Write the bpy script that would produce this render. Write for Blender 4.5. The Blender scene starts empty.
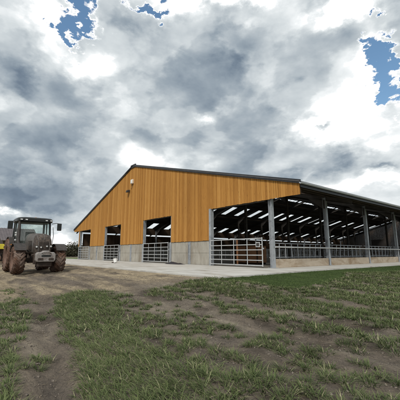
import bpy, math, random
import numpy as np
from math import sin, cos, pi, radians as R
random.seed(7); rng = np.random.default_rng(11)
S = bpy.context.scene
col = S.collection

# ------------------------------------------------------------------ helpers
class MB:
    def __init__(s): s.v=[]; s.f=[]; s.c=[]
    def add(s, vs, fs, c=None):
        o=len(s.v); s.v+= [tuple(p) for p in vs]; s.f+=[tuple(i+o for i in f) for f in fs]; s.c += [c]*len(fs)
    def box(s, x0,x1,y0,y1,z0,z1,c=None):
        s.add([(x0,y0,z0),(x1,y0,z0),(x1,y1,z0),(x0,y1,z0),(x0,y0,z1),(x1,y0,z1),(x1,y1,z1),(x0,y1,z1)],
              [(0,3,2,1),(4,5,6,7),(0,1,5,4),(1,2,6,5),(2,3,7,6),(3,0,4,7)],c)
    def prism(s, poly, a0, a1, axis='y', c=None):
        # poly of (u,w) extruded along axis; y: u=x,w=z ; x: u=y,w=z ; z: u=x,w=y
        n=len(poly)
        def m(u,w,a): return {'y':(u,a,w),'x':(a,u,w),'z':(u,w,a)}[axis]
        vs=[m(u,w,a0) for u,w in poly]+[m(u,w,a1) for u,w in poly]
        fs=[tuple(range(n)),tuple(range(2*n-1,n-1,-1))]+[(i,i+n,(i+1)%n+n,(i+1)%n) for i in range(n)]
        s.add(vs,fs,c)
    def beam(s, p, q, w, h, c=None, up=(0,0,1)):
        p=np.array(p,float); q=np.array(q,float); d=q-p; L=np.linalg.norm(d); d/=L
        u=np.array(up,float)
        if abs(d@u)>.98: u=np.array((1.,0,0))
        r=np.cross(d,u); r/=np.linalg.norm(r); u=np.cross(r,d)
        vs=[]
        for e in (p,q):
            for a,b in ((-1,-1),(1,-1),(1,1),(-1,1)): vs.append(e+r*a*w/2+u*b*h/2)
        s.add(vs,[(0,3,2,1),(4,5,6,7),(0,1,5,4),(1,2,6,5),(2,3,7,6),(3,0,4,7)],c)
    def tube(s, pts, r, n=8, c=None, caps=True):
        P=[np.array(p,float) for p in pts]; k=len(P); rr=r if hasattr(r,'__len__') else [r]*k
        vs=[]; prev=None
        for i,p in enumerate(P):
            d=P[min(i+1,k-1)]-P[max(i-1,0)]; d/=np.linalg.norm(d)
            if prev is None:
                u=np.array((0,0,1.)) if abs(d[2])<.9 else np.array((1.,0,0))
            else: u=prev
            a=np.cross(d,u); a/=np.linalg.norm(a); b=np.cross(a,d); prev=b
            for j in range(n):
                t=2*pi*j/n; vs.append(p+rr[i]*(a*cos(t)+b*sin(t)))
        fs=[]
        for i in range(k-1):
            for j in range(n):
                fs.append((i*n+j,i*n+(j+1)%n,(i+1)*n+(j+1)%n,(i+1)*n+j))
        if caps: fs+= [tuple(range(n-1,-1,-1)),tuple((k-1)*n+j for j in range(n))]
        s.add(vs,fs,c)
    def lathe(s, prof, n=32, axis='y', c=(0,0,0), col=None):
        # prof: (radius, along)
        vs=[];k=len(prof)
        for r,a in prof:
            for j in range(n):
                t=2*pi*j/n
                if axis=='y': vs.append((c[0]+r*cos(t),c[1]+a,c[2]+r*sin(t)))
                elif axis=='z': vs.append((c[0]+r*cos(t),c[1]+r*sin(t),c[2]+a))
                else: vs.append((c[0]+a,c[1]+r*cos(t),c[2]+r*sin(t)))
        fs=[(i*n+j,(i+1)*n+j,(i+1)*n+(j+1)%n,i*n+(j+1)%n) for i in range(k-1) for j in range(n)]
        s.add(vs,fs,col)
    def build(s, name, mat, parent=None, smooth=False, bevel=0):
        me=bpy.data.meshes.new(name); me.from_pydata([tuple(map(float,v)) for v in s.v],[],s.f)
        if any(c is not None for c in s.c):
            at=me.attributes.new('tint','FLOAT','FACE'); at.data.foreach_set('value',[0.5 if c is None else float(c) for c in s.c])
        me.materials.append(mat)
        bmfix(me)
        if smooth:
            me.polygons.foreach_set('use_smooth',[True]*len(me.polygons))
            try: me.set_sharp_from_angle(angle=R(38))
            except Exception: pass
        o=bpy.data.objects.new(name,me); col.objects.link(o)
        if parent is not None: o.parent=parent
        if bevel:
            b=o.modifiers.new('bevel','BEVEL'); b.width=bevel; b.segments=2; b.limit_method='ANGLE'; b.angle_limit=R(40)
        return o
import bmesh
def bmfix(me):
    b=bmesh.new(); b.from_mesh(me); bmesh.ops.recalc_face_normals(b,faces=b.faces); b.to_mesh(me); b.free()
def tag(o,label=None,cat=None,group=None,kind=None):
    if label: o['label']=label
    if cat: o['category']=cat
    if group: o['group']=group
    if kind: o['kind']=kind
    return o
def empty(name,loc=(0,0,0),rz=0):
    o=bpy.data.objects.new(name,None); o.location=loc; o.rotation_euler=(0,0,rz); o.empty_display_size=.3; col.objects.link(o); return o
def copy_tree(o,parent=None,link=True):
    c=o.copy(); col.objects.link(c); c.parent=parent
    for ch in list(o.children): copy_tree(ch,c)
    return c
def npmesh(name, V, F, mat, attrs=None, parent=None, smooth=False):
    """V (n,3) float, F (m,k) int uniform polygons"""
    me=bpy.data.meshes.new(name); n=len(V); m,k=F.shape
    me.vertices.add(n); me.vertices.foreach_set('co',V.astype(np.float32).ravel())
    me.loops.add(m*k); me.loops.foreach_set('vertex_index',F.astype(np.int32).ravel())
    me.polygons.add(m); me.polygons.foreach_set('loop_start',(np.arange(m)*k).astype(np.int32)); me.polygons.foreach_set('loop_total',np.full(m,k,np.int32))
    me.update(calc_edges=True)
    if attrs:
        for an,(dom,typ,dat) in attrs.items():
            a=me.attributes.new(an,typ,dom)
            a.data.foreach_set('color' if typ=='FLOAT_COLOR' else 'value',dat.astype(np.float32).ravel())
    if smooth: me.polygons.foreach_set('use_smooth',np.ones(m,bool))
    me.materials.append(mat); me.validate()
    o=bpy.data.objects.new(name,me); col.objects.link(o)
    if parent is not None: o.parent=parent
    return o

# numpy value noise
def _h(ix,iy,seed):
    n=(ix.astype(np.int64)*374761393+iy.astype(np.int64)*668265263+seed*2147483647)&0xffffffff
    n=((n^(n>>13))*1274126177)&0xffffffff; n=n^(n>>16)
    return (n&0xffff)/65535.0
def vnoise(x,y,seed=0):
    x=np.asarray(x,float);y=np.asarray(y,float)
    ix=np.floor(x);iy=np.floor(y);fx=x-ix;fy=y-iy;fx=fx*fx*(3-2*fx);fy=fy*fy*(3-2*fy)
    a=_h(ix,iy,seed);b=_h(ix+1,iy,seed);c=_h(ix,iy+1,seed);d=_h(ix+1,iy+1,seed)
    return (a*(1-fx)+b*fx)*(1-fy)+(c*(1-fx)+d*fx)*fy
def fbm(x,y,seed=0,o=4):
    r=0;a=.5;t=0
    for i in range(o):
        r=r+a*vnoise(np.asarray(x)*2**i,np.asarray(y)*2**i,seed+i*17);t+=a;a*=.5
    return r/t
def sstep(a,b,x):
    t=np.clip((np.asarray(x,float)-a)/(b-a),0,1); return t*t*(3-2*t)

# ------------------------------------------------------------------ camera
F_PX=305.; PITCH=math.atan(53/F_PX); PSI=R(51.2); CAMZ=.80
cam=bpy.data.cameras.new('camera'); cam.sensor_width=36; cam.lens=F_PX/400*36; cam.clip_end=5000; cam.clip_start=.05
co=bpy.data.objects.new('camera',cam); co.location=(0,0,CAMZ); co.rotation_euler=(pi/2+PITCH,0,PSI); col.objects.link(co); S.camera=co
def ray(px,py):
    x=px-200.;y=200.-py;z=F_PX
    Fw=z*cos(PITCH)-y*sin(PITCH);U=z*sin(PITCH)+y*cos(PITCH)
    return (-sin(PSI)*Fw+cos(PSI)*x, cos(PSI)*Fw+sin(PSI)*x, U)
def project(X,Y,Z):
    Z=Z-CAMZ
    fw=-sin(PSI)*X+cos(PSI)*Y; rt=cos(PSI)*X+sin(PSI)*Y
    z=fw*cos(PITCH)+Z*sin(PITCH); u=-fw*sin(PITCH)+Z*cos(PITCH)
    z=np.where(z<.05,.05,z)
    return 200+F_PX*rt/z, 200-F_PX*u/z
def at(px,py,dist,z=None):
    d=ray(px,py); h=math.hypot(d[0],d[1]); t=dist/h
    return (d[0]*t,d[1]*t,CAMZ+d[2]*t if z is None else z)

# ------------------------------------------------------------------ materials
def newmat(name):
    m=bpy.data.materials.new(name); m.use_nodes=True; nt=m.node_tree; nt.nodes.clear()
    out=nt.nodes.new('ShaderNodeOutputMaterial'); b=nt.nodes.new('ShaderNodeBsdfPrincipled'); nt.links.new(b.outputs[0],out.inputs[0])
    return m,nt,b,out
def N(nt,t,**k):
    n=nt.nodes.new(t)
    for a,v in k.items():
        if a.startswith('i_'):
            key=a[2:]; key=int(key) if key.isdigit() else key.replace('_',' ')
            n.inputs[key].default_value=v
        else: setattr(n,a,v)
    return n
def L(nt,a,b): nt.links.new(a,b)
def ramp(nt,fac,stops):
    r=nt.nodes.new('ShaderNodeValToRGB'); e=r.color_ramp.elements
    while len(e)>1: e.remove(e[-1])
    e[0].position=stops[0][0]; e[0].color=(*stops[0][1],1)
    for p,c in stops[1:]:
        x=e.new(p); x.color=(*c,1)
    L(nt,fac,r.inputs[0]); return r.outputs[0]
def coords(nt,scale=(1,1,1),obj=True):
    tc=N(nt,'ShaderNodeTexCoord'); mp=N(nt,'ShaderNodeMapping'); mp.inputs['Scale'].default_value=scale
    L(nt,tc.outputs['Object'],mp.inputs[0]); return mp.outputs[0]
def noise(nt,vec,scale,detail=5,rough=.6,dist=0):
    n=N(nt,'ShaderNodeTexNoise'); n.inputs['Scale'].default_value=scale; n.inputs['Detail'].default_value=detail
    n.inputs['Roughness'].default_value=rough; n.inputs['Distortion'].default_value=dist
    if vec is not None: L(nt,vec,n.inputs['Vector'])
    return n.outputs[0]
def mix(nt,fac,a,b,mode='MIX'):
    m=N(nt,'ShaderNodeMix',data_type='RGBA',blend_type=mode)
    for sock,v in ((0,fac),(6,a),(7,b)):
        if isinstance(v,(int,float)): m.inputs[sock].default_value=v
        elif isinstance(v,tuple): m.inputs[sock].default_value=(*v,1) if len(v)==3 else v
        else: L(nt,v,m.inputs[sock])
    return m.outputs[2]
def math_(nt,op,a,b=None,c=None,clamp=False):
    m=N(nt,'ShaderNodeMath',operation=op,use_clamp=clamp)
    for i,v in enumerate((a,b,c)):
        if v is None: continue
        if isinstance(v,(int,float)): m.inputs[i].default_value=v
        else: L(nt,v,m.inputs[i])
    return m.outputs[0]
def bump(nt,b,h,strength=.4,dist=.02):
    n=N(nt,'ShaderNodeBump'); n.inputs['Strength'].default_value=strength; n.inputs['Distance'].default_value=dist
    L(nt,h,n.inputs['Height']); L(nt,n.outputs[0],b.inputs['Normal'])
def mottled(name,c1,c2,scale=3,rough=.8,metal=0,bs=.3,bd=.01,scl=(1,1,1),spots=None,spec=.3,c3=None):
    m,nt,b,_=newmat(name); v=coords(nt,scl)
    n1=noise(nt,v,scale,6,.65)
    st=[(.32,c1),(.68,c2)]
    c=ramp(nt,n1,st)
    if c3:
        n2=noise(nt,v,scale*.35,5,.7,.5); f=ramp(nt,n2,[(.48,(0,0,0)),(.68,(1,1,1))]); c=mix(nt,f,c,c3)
    L(nt,c,b.inputs['Base Color']); b.inputs['Roughness'].default_value=rough; b.inputs['Metallic'].default_value=metal
    b.inputs['Specular IOR Level'].default_value=spec
    bump(nt,b,noise(nt,v,scale*6,4,.7),bs,bd)
    return m
M={}
# wood cladding, per board tint
def wood(name,cols,mossy=True):
    m,nt,b,_=newmat(name)
    a=N(nt,'ShaderNodeAttribute',attribute_name='tint')
    v=coords(nt,(9,9,.35)); g=noise(nt,v,2.2,8,.75,.8)
    v2=coords(nt,(60,60,1.2)); g2=noise(nt,v2,2,4,.7)
    f=math_(nt,'ADD',math_(nt,'MULTIPLY',g,.55),math_(nt,'ADD',math_(nt,'MULTIPLY',a.outputs['Fac'],.26),.12))
    f=math_(nt,'ADD',f,math_(nt,'MULTIPLY',math_(nt,'SUBTRACT',g2,.5),.7))
    c=ramp(nt,f,[(.22,cols[0]),(.45,cols[1]),(.62,cols[2]),(.85,cols[3])])
    # knots
    vk=coords(nt,(7,7,1.6)); vo=N(nt,'ShaderNodeTexVoronoi'); vo.inputs['Scale'].default_value=1.3; L(nt,vk,vo.inputs['Vector'])
    k=ramp(nt,vo.outputs['Distance'],[(.07,(1,1,1)),(.14,(0,0,0))])
    c=mix(nt,math_(nt,'MULTIPLY',k,.65),c,(cols[0][0]*.45,cols[0][1]*.4,cols[0][2]*.5))
    # broad weathering
    w=noise(nt,coords(nt,(.35,.35,.12)),1.0,4,.6); c=mix(nt,ramp(nt,w,[(.45,(0,0,0)),(.75,(.22,.22,.22))]),c,cols[0])
    L(nt,c,b.inputs['Base Color']); b.inputs['Roughness'].default_value=.85; b.inputs['Specular IOR Level'].default_value=.1
    bump(nt,b,g2,.35,.004); return m
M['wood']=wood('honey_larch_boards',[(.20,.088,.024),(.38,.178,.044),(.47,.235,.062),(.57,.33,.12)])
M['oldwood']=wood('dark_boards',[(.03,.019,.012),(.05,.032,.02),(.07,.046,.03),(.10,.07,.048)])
M['concrete_wall']=mottled('panel_concrete',(.29,.27,.23),(.40,.375,.325),1.6,.9,0,.5,.004,(1.6,1,.7),c3=(.225,.195,.155))
M['plinth']=mottled('stained_plinth_concrete',(.38,.315,.24),(.48,.41,.325),1.6,.9,0,.5,.006,(1,1,2.5),c3=(.26,.19,.12))
M['slab']=mottled('pale_slab',(.40,.39,.36),(.54,.53,.50),2.6,.85,0,.35,.003,(.35,1.6,1),c3=(.29,.265,.22))
M['galv']=mottled('galvanised_steel',(.36,.38,.40),(.48,.50,.52),5,.5,.55,.15,.002,c3=(.24,.25,.27))
M['galvb']=mottled('bright_galvanised_tube',(.48,.49,.49),(.6,.61,.61),8,.42,.5,.1,.002)
M['steel_dark']=mottled('dark_painted_steel',(.05,.045,.04),(.09,.08,.07),3,.7,.1,.2,.003)
M['roof']=mottled('fibre_cement_roof',(.075,.075,.08),(.11,.11,.115),2,.9,0,.3,.006)
M['soffit_timber']=mottled('purlin_timber',(.05,.036,.026),(.09,.066,.048),3,.85,0,.3,.003,(1,.2,1))
M['flash']=mottled('dark_flashing',(.03,.032,.036),(.05,.052,.056),3,.45,.2,.1,.002)
M['gutter']=mottled('grey_gutter',(.42,.44,.46),(.55,.57,.59),3,.4,.2,.1,.002)
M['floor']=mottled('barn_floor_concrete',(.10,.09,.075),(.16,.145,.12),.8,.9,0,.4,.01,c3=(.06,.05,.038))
M['ply']=mottled('orange_plywood',(.19,.088,.042),(.26,.125,.058),2,.75,0,.2,.003,(1,1,4),c3=(.17,.08,.04))
M['white']=mottled('white_plastic',(.68,.68,.66),(.78,.78,.76),3,.5,0,.1,.002)
M['pale']=mottled('pale_box_plastic',(.6,.5,.38),(.72,.62,.5),4,.5,0,.1,.002)
M['black_sheet']=mottled('black_sheeting',(.015,.015,.02),(.035,.03,.035),6,.5,0,.5,.01)
M['rubber']=mottled('muddy_tyre',(.065,.038,.028),(.155,.088,.060),7,.92,0,.6,.012,c3=(.19,.145,.12))
M['rim']=mottled('muddy_rim',(.13,.08,.062),(.20,.13,.10),6,.8,.1,.4,.006)
M['hood']=mottled('dusty_hood_paint',(.10,.092,.087),(.185,.17,.16),6,.42,.35,.3,.003,c3=(.21,.18,.155))
M['grille']=mottled('dusty_grille',(.03,.026,.024),(.10,.08,.068),22,.6,.2,1.,.012,c3=(.16,.125,.10))
M['chassis']=mottled('muddy_chassis',(.035,.028,.024),(.085,.062,.05),5,.85,.2,.5,.01)
M['weightm']=mottled('grey_weight_paint',(.22,.205,.195),(.34,.32,.305),8,.5,.2,.2,.003,c3=(.17,.135,.115))
M['cabm']=mottled('black_cab_paint',(.018,.02,.02),(.035,.037,.036),5,.4,.1,.1,.002)
M['fender']=mottled('dusty_black_plastic',(.03,.028,.027),(.07,.06,.055),5,.65,0,.2,.003)
M['amber']=mottled('amber_lens',(.5,.16,.01),(.6,.2,.02),9,.2)
M['yellow']=mottled('yellow_paint',(.5,.42,.03),(.6,.52,.06),3,.5,0,.1,.002)
M['shedwall']=mottled('dark_shed_boards',(.045,.038,.034),(.08,.068,.06),3,.85,0,.3,.01,(6,6,.5))
def glassm(name,c,r,a):
    m,nt,b,out=newmat(name); b.inputs['Base Color'].default_value=(*c,1); b.inputs['Roughness'].default_value=r
    b.inputs['Specular IOR Level'].default_value=.8
    tr=N(nt,'ShaderNodeBsdfTransparent'); tr.inputs[0].default_value=(.95,.985,.97,1); mx=N(nt,'ShaderNodeMixShader')
    L(nt,noise(nt,coords(nt),6,4),N(nt,'ShaderNodeMath').inputs[0])
    f=ramp(nt,noise(nt,coords(nt),5,5,.7),[(.3,(a,a,a)),(.7,(a+.14,)*3)])
    L(nt,f,mx.inputs[0]); L(nt,tr.outputs[0],mx.inputs[1]); L(nt,b.outputs[0],mx.inputs[2]); L(nt,mx.outputs[0],out.inputs[0]); return m
M['glass']=glassm('dusty_cab_glass',(.2,.22,.21),.12,.05)
m,nt,b,_=newmat('lamp_lens'); b.inputs['Roughness'].default_value=.12; b.inputs['Metallic'].default_value=.4
L(nt,ramp(nt,noise(nt,coords(nt),20,3),[(.3,(.6,.6,.58)),(.7,(.85,.85,.82))]),b.inputs['Base Color']); M['lens']=m
# translucent rooflight
m,nt,b,out=newmat('rooflight_sheet'); t=N(nt,'ShaderNodeBsdfTranslucent'); v=coords(nt,(1,1,1))
c=ramp(nt,noise(nt,v,1.5,4),[(.3,(.78,.8,.78)),(.7,(.93,.95,.95))]); L(nt,c,t.inputs[0]); tr=N(nt,'ShaderNodeBsdfTransparent'); tr.inputs[0].default_value=(.95,.97,1,1)
mx=N(nt,'ShaderNodeMixShader'); mx.inputs[0].default_value=.55; L(nt,t.outputs[0],mx.inputs[1]); L(nt,tr.outputs[0],mx.inputs[2]); L(nt,mx.outputs[0],out.inputs[0]); M['rooflight']=m
m=M['rooflight'].copy(); m.node_tree.nodes['Mix Shader'].inputs[0].default_value=.9; M['ridgelight']=m
# leaves / grass
def leafm(name,stops,attr='tint',rough=.5,trans=.3,tip=None):
    m,nt,b,out=newmat(name); a=N(nt,'ShaderNodeAttribute',attribute_name=attr)
    n=noise(nt,coords(nt),.8,4); f=math_(nt,'ADD',math_(nt,'MULTIPLY',a.outputs['Fac'],.8),math_(nt,'MULTIPLY',n,.25))
    c=ramp(nt,f,stops)
    if tip:
        ta=N(nt,'ShaderNodeAttribute',attribute_name='tip'); c=mix(nt,ramp(nt,ta.outputs['Fac'],[(.45,(0,0,0)),(1,(.6,.6,.6))]),c,tip)
    L(nt,c,b.inputs['Base Color']); b.inputs['Roughness'].default_value=rough; b.inputs['Specular IOR Level'].default_value=.14
    t=N(nt,'ShaderNodeBsdfTranslucent'); L(nt,c,t.inputs[0]); mx=N(nt,'ShaderNodeMixShader'); mx.inputs[0].default_value=trans
    L(nt,b.outputs[0],mx.inputs[1]); L(nt,t.outputs[0],mx.inputs[2]); L(nt,mx.outputs[0],out.inputs[0]); return m
M['grass']=leafm('young_grass',[(.08,(.047,.070,.027)),(.4,(.092,.126,.050)),(.72,(.178,.215,.098)),(.93,(.38,.38,.22)),(1.0,(.46,.42,.27))],rough=.6,tip=(.27,.30,.12))
M['turf']=leafm('mown_turf_blades',[(.1,(.045,.075,.022)),(.6,(.075,.115,.036)),(1,(.12,.165,.06))])
M['leaf']=leafm('hedge_leaves',[(.1,(.045,.046,.03)),(.5,(.075,.073,.046)),(1,(.12,.112,.075))])
M['bark']=mottled('bark',(.05,.04,.03),(.09,.075,.06),8,.9,0,.6,.02,(1,1,.3))
M['straw']=leafm('straw_bits',[(.1,(.24,.18,.10)),(.5,(.34,.26,.15)),(1,(.45,.37,.24))],trans=.1)
M['clod']=mottled('soil_clod',(.13,.11,.09),(.21,.18,.15),9,.95,0,.6,.01)
# ground
m,nt,b,_=newmat('field_soil'); a=N(nt,'ShaderNodeAttribute',attribute_name='zone'); v=coords(nt)
va=coords(nt,(.35,1.6,1))
n1=noise(nt,v,1.7,9,.68); n2=noise(nt,v,34,6,.75); n3=noise(nt,va,2.6,8,.75,.4)
c=mix(nt,1.0,a.outputs['Color'],ramp(nt,n1,[(.28,(.70,.70,.70)),(.72,(1.28,1.26,1.22))]),'MULTIPLY')
c=mix(nt,1.0,c,ramp(nt,n3,[(.34,(.66,.66,.68)),(.62,(1.2,1.18,1.12))]),'MULTIPLY')
c=mix(nt,1.0,c,ramp(nt,n2,[(.3,(.72,.72,.72)),(.7,(1.25,1.25,1.22))]),'MULTIPLY')
vo=N(nt,'ShaderNodeTexVoronoi',feature='DISTANCE_TO_EDGE'); vo.inputs['Scale'].default_value=5.; 
wv=N(nt,'ShaderNodeVectorMath',operation='ADD'); L(nt,v,wv.inputs[0]); nn=N(nt,'ShaderNodeTexNoise'); nn.inputs['Scale'].default_value=3; nn.inputs['Detail'].default_value=5
L(nt,v,nn.inputs['Vector']); L(nt,nn.outputs['Color'],wv.inputs[1]); L(nt,wv.outputs[0],vo.inputs['Vector'])
L(nt,c,b.inputs['Base Color']); b.inputs['Roughness'].default_value=.93; b.inputs['Specular IOR Level'].default_value=.2
h=math_(nt,'ADD',math_(nt,'MULTIPLY',n2,.5),math_(nt,'MULTIPLY',noise(nt,v,9,8,.72),1.6))
h=math_(nt,'ADD',h,math_(nt,'MULTIPLY',ramp(nt,vo.outputs['Distance'],[(0,(0,0,0)),(.035,(1,1,1))]),.25))
bump(nt,b,h,1.0,.05); M['ground']=m

# ------------------------------------------------------------------ ground sheet
GX0,GX1,GY0,GY1=-24.,3.,-4.,24.
SLX1=-8.25; SLY0=7.1   # slab edges
def height(X,Y):
    # distance in front of the slab
    d=np.maximum(SLY0-Y,0)
    d2=np.where(Y>SLY0,np.maximum(X-SLX1,0),d)
    d=np.where((Y<SLY0)&(X>SLX1),np.hypot(SLY0-Y,X-SLX1),d2)
    z=-.055-.27*sstep(.2,6.5,d)
    near=1-sstep(22,60,np.hypot(X,Y))
    edge=sstep(.05,.9,d)
    rows=(fbm(X*.35+3,Y*1.9,5,4)-.5)*.085
    cl=(fbm(X*2.4,Y*2.9,9,5)-.5)*.085
    fine=(fbm(X*9,Y*11,19,3)-.5)*.026
    z=z+near*edge*(rows+cl+fine)
    # wheelings pressed in along the rows
    for y0,w,a in ((3.7,.30,.05),(4.78,.2,.035),(8.6,.25,.03),(10.6,.25,.03)):
        z=z-near*edge*a*np.exp(-((Y-y0-.25*(fbm(X*.4,X*0+y0,31)-.5)*2)/w)**2)*(X>-9.5)
    yl,yr=track(X); z=z-near*.055*sstep(0,.25,Y-yl)*sstep(0,.25,yr-Y)
    # tyre ruts in the yard
    yard=sstep(-8.5,-10.5,X)
    for y0 in (1.9,3.0,3.9,4.9,5.9):
        w=.22+.1*sin(y0*7); z=z-yard*near*.04*np.exp(-((Y-y0-.9*(fbm(X*.12,X*0+y0*3,41)-.5))/w)**2)*(Y<6.7)
    lug=np.sin((X*1.0+0.0)*2*pi/.24+np.sin(Y*2*pi/.5)*2.2)
    rutz=np.zeros_like(X)
    for y0 in (1.9,3.0,3.9,4.9,5.9): rutz=np.maximum(rutz,np.exp(-((Y-y0-.9*(fbm(X*.12,X*0+y0*3,41)-.5))/.2)**4)*yard)
    rutz=np.maximum(rutz,sstep(0,.1,Y-yl)*sstep(0,.1,yr-Y)*.6)
    z=z+near*edge*.014*lug*rutz*sstep(.35,.6,fbm(X*.9,Y*.9,63))
    z=z+near*edge*.03*(np.clip(fbm(X*5.5,Y*6.5,23,3),.5,1)-.5)*2*(.3+yard)
    # keep it under the building, the slab and out of their way
    inside=((X<SLX1)&(Y>SLY0))
    z=np.where(inside,-.12,z)
    far=np.hypot(X,Y); z=z-sstep(60,400,far)*.3
    return z
def track(X):
    yr=.95+np.clip(-2.6-X,-2,6.6)*.20+.16*(fbm(X*.8,X*0,51)-.5)
    yl=.60+np.clip(-3-X,-2,5)*.175+.2*(fbm(X*.9,X*0,53)-.5)
    return yl,yr
def axis(a,b,st,lo,hi):
    mid=list(np.arange(a,b,st)); out=[];x=a;s=st
    while x>lo: s*=1.22; x-=s; out.append(x)
    out=out[::-1]; o2=[];x=mid[-1];s=st
    while x<hi: s*=1.22; x+=s; o2.append(x)
    return np.array(out+mid+o2)
xs=axis(-12.5,1.2,.045,-1500,1500)
xs=np.unique(np.concatenate([axis(-22,1.6,.06,-1500,1500)])); ys=axis(-1.2,13,.05,-1500,1500)
XX,YY=np.meshgrid(xs,ys,indexing='ij'); ZZ=height(XX,YY)
nx,ny=XX.shape
# colours
soil=np.array((.205,.174,.146)); pale=np.array((.30,.262,.218)); ochre=np.array((.39,.325,.235)); turf=np.array((.068,.105,.032)); olive=np.array((.10,.13,.05)); brown=np.array((.115,.082,.055)); mudd=np.array((.12,.10,.082))
Cc=np.zeros((nx,ny,3))+soil
f=fbm(XX*.6,YY*2.2,61,5); Cc+= (pale-soil)*sstep(.45,.75,f)[...,None]
f=fbm(XX*1.8,YY*2.2,67,5); Cc+= (mudd-Cc)*sstep(.52,.7,f)[...,None]
yard=sstep(-7.6,-9.6,XX+1.5*(fbm(XX*.5,YY*.8,71)-.5))*(YY<SLY0+.3)
yd=soil*1.05+(ochre-soil)*sstep(.36,.66,fbm(XX*.22,YY*1.5,73,5))[...,None]
yd=yd+(mudd*1.2-yd)*(sstep(.5,.72,fbm(XX*.6,YY*3,77,4))*.8)[...,None]
Cc=Cc+(yd-Cc)*yard[...,None]
PXg,PYg=project(XX,YY,ZZ)
# LAWN wedge beside the slab
LAWN=[(-7.4,6.9),(-5.2,7.6),(-5.6,10.5),(-8.5+1.6,14.2),(-6.1,16.5),(-5.9,26),(-4.5,60),(-8.2,60),(-8.2,7.3)]
def inpoly(X,Y,poly):
    r=np.zeros(np.shape(X),bool); n=len(poly); j=n-1
    for i in range(n):
        xi,yi=poly[i];xj,yj=poly[j]
        c=((yi>Y)!=(yj>Y))&(X<(xj-xi)*(Y-yi)/((yj-yi)+1e-12)+xi); r^=c; j=i
    return r
def lawnmask(X,Y): return inpoly(X+.5*(fbm(X*.7,Y*.7,83)-.5),Y+.5*(fbm(X*.7,Y*.7,85)-.5),LAWN)
lm=lawnmask(XX,YY); Cc[lm]=turf
dist=np.hypot(XX,YY)
farm=(dist>30)&~((XX<SLX1)&(YY>SLY0)&(XX>-47)&(YY<90))
w=sstep(28,38,dist)*(~((XX<SLX1)&(YY>SLY0)))
Cc=Cc+(brown-Cc)*w[...,None]
w2=sstep(.3,.5,fbm(XX*.01,YY*.01,91))*sstep(120,200,dist); Cc=Cc+(olive-Cc)*w2[...,None]
gs=((XX<-46)&(XX>-62)&(YY>4)&(YY<60)); Cc[gs]=olive*1.3
rt=(XX>-5)&(dist>16); Cc[rt]=olive
V=np.stack([XX,YY,ZZ],-1).reshape(-1,3)
i=np.arange(nx-1)[:,None]*ny+np.arange(ny-1)[None,:]; i=i.ravel(); Fq=np.stack([i,i+ny,i+ny+1,i+1],-1)
Ca=np.concatenate([Cc.reshape(-1,3),np.ones((nx*ny,1))],1)
g=npmesh('ground',V,Fq,M['ground'],{'zone':('POINT','FLOAT_COLOR',Ca)},smooth=True); tag(g,'muddy field and yard soil around the barn','ground',kind='structure')

# slab with saw cut joints
mb=MB(); 
mb.prism([(-48,7.0),(-30,6.85),(-12,7.05),(-7.9,7.0),(-7.95,9.2),(-8.2,14),(-8.1,90),(-8.2-.001,96),(-10.9,96),(-10.9,13.3),(-48,13.3)],-.3,0,'z')
o=mb.build('slab_path',M['slab']); o.name='concrete_path'; tag(o,'pale concrete apron running round the barn','path',kind='structure')
mb=MB()
for x in np.arange(-45,-9,4.8): mb.box(x,x+.03,7.1,13.2,-.01,.003)
for y in np.arange(14,90,5): mb.box(-10.8,-8.2,y,y+.03,-.01,.003)
o=mb.build('slab_joints',M['clod']); o.name='path_joint'; tag(o,'dark joints cut across the concrete apron','path joint',kind='structure')
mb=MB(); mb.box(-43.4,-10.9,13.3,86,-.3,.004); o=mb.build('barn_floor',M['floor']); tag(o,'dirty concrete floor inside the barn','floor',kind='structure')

# ------------------------------------------------------------------ BARN
barn=empty('cattle_barn',(-27.2,13.4,0)); BO=np.array((-27.2,13.4,0))
tag(barn,'long open-sided cattle barn with orange timber gable and dark roof','barn')
def P(name,mb,mat,parent=barn,label=None,**k):
    # the barn empty is unrotated: shift the mesh so world coordinates stay true
    off=BO if parent is barn or parent.get('_b') else BO
    mb.v=[(x-BO[0],y-BO[1],z-BO[2]) for x,y,z in mb.v]
    o=mb.build(name,M[mat],parent,**k)
    if label: o['label']=label
    return o
YG=13.4; BAY=6.; NB=12; YE=YG+BAY*NB
RX=-27.2; RZ=9.42; KR=.272; KL=.30; XR=-8.5; XL=-45.2; PXR=-10.62; PXL=-42.85
def rz(x): return RZ-(KR*(x-RX) if x>RX else KL*(RX-x))
OPEN=[(-42.6,-38.4),(-33.8,-29.6),(-24.75,-20.3),(-15.45,-10.95)]; OT=3.7
# gable cladding : individual boards in one mesh
mb=MB(); x=XL+.1; BW=.148
while x<XR-.05:
    x1=min(x+BW-random.choice((.006,.008,.010,.014,.024)),XR-.02); xm=(x+x1)/2; top0=rz(x)-.05; top1=rz(x1)-.05
    bot=1.62
    if xm<-42.85 or xm>-10.9: bot=3.72
    for a,bb in OPEN:
        if a-.02<xm<bb+.02: bot=3.72
    bot+=random.uniform(-.012,.012)
    y=YG-.06-random.uniform(0,.012); t=random.random()**1.1
    mb.add([(x,y,bot),(x1,y,bot),(x1,y,top1),(x,y,top0),(x,y+.022,bot),(x1,y+.022,bot),(x1,y+.022,top1),(x,y+.022,top0)],
           [(0,1,2,3),(7,6,5,4),(0,4,5,1),(1,5,6,2),(2,6,7,3),(3,7,4,0)],t)
    x+=BW
P('cladding',mb,'wood',label='honey orange vertical timber boarding on the gable')
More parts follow.
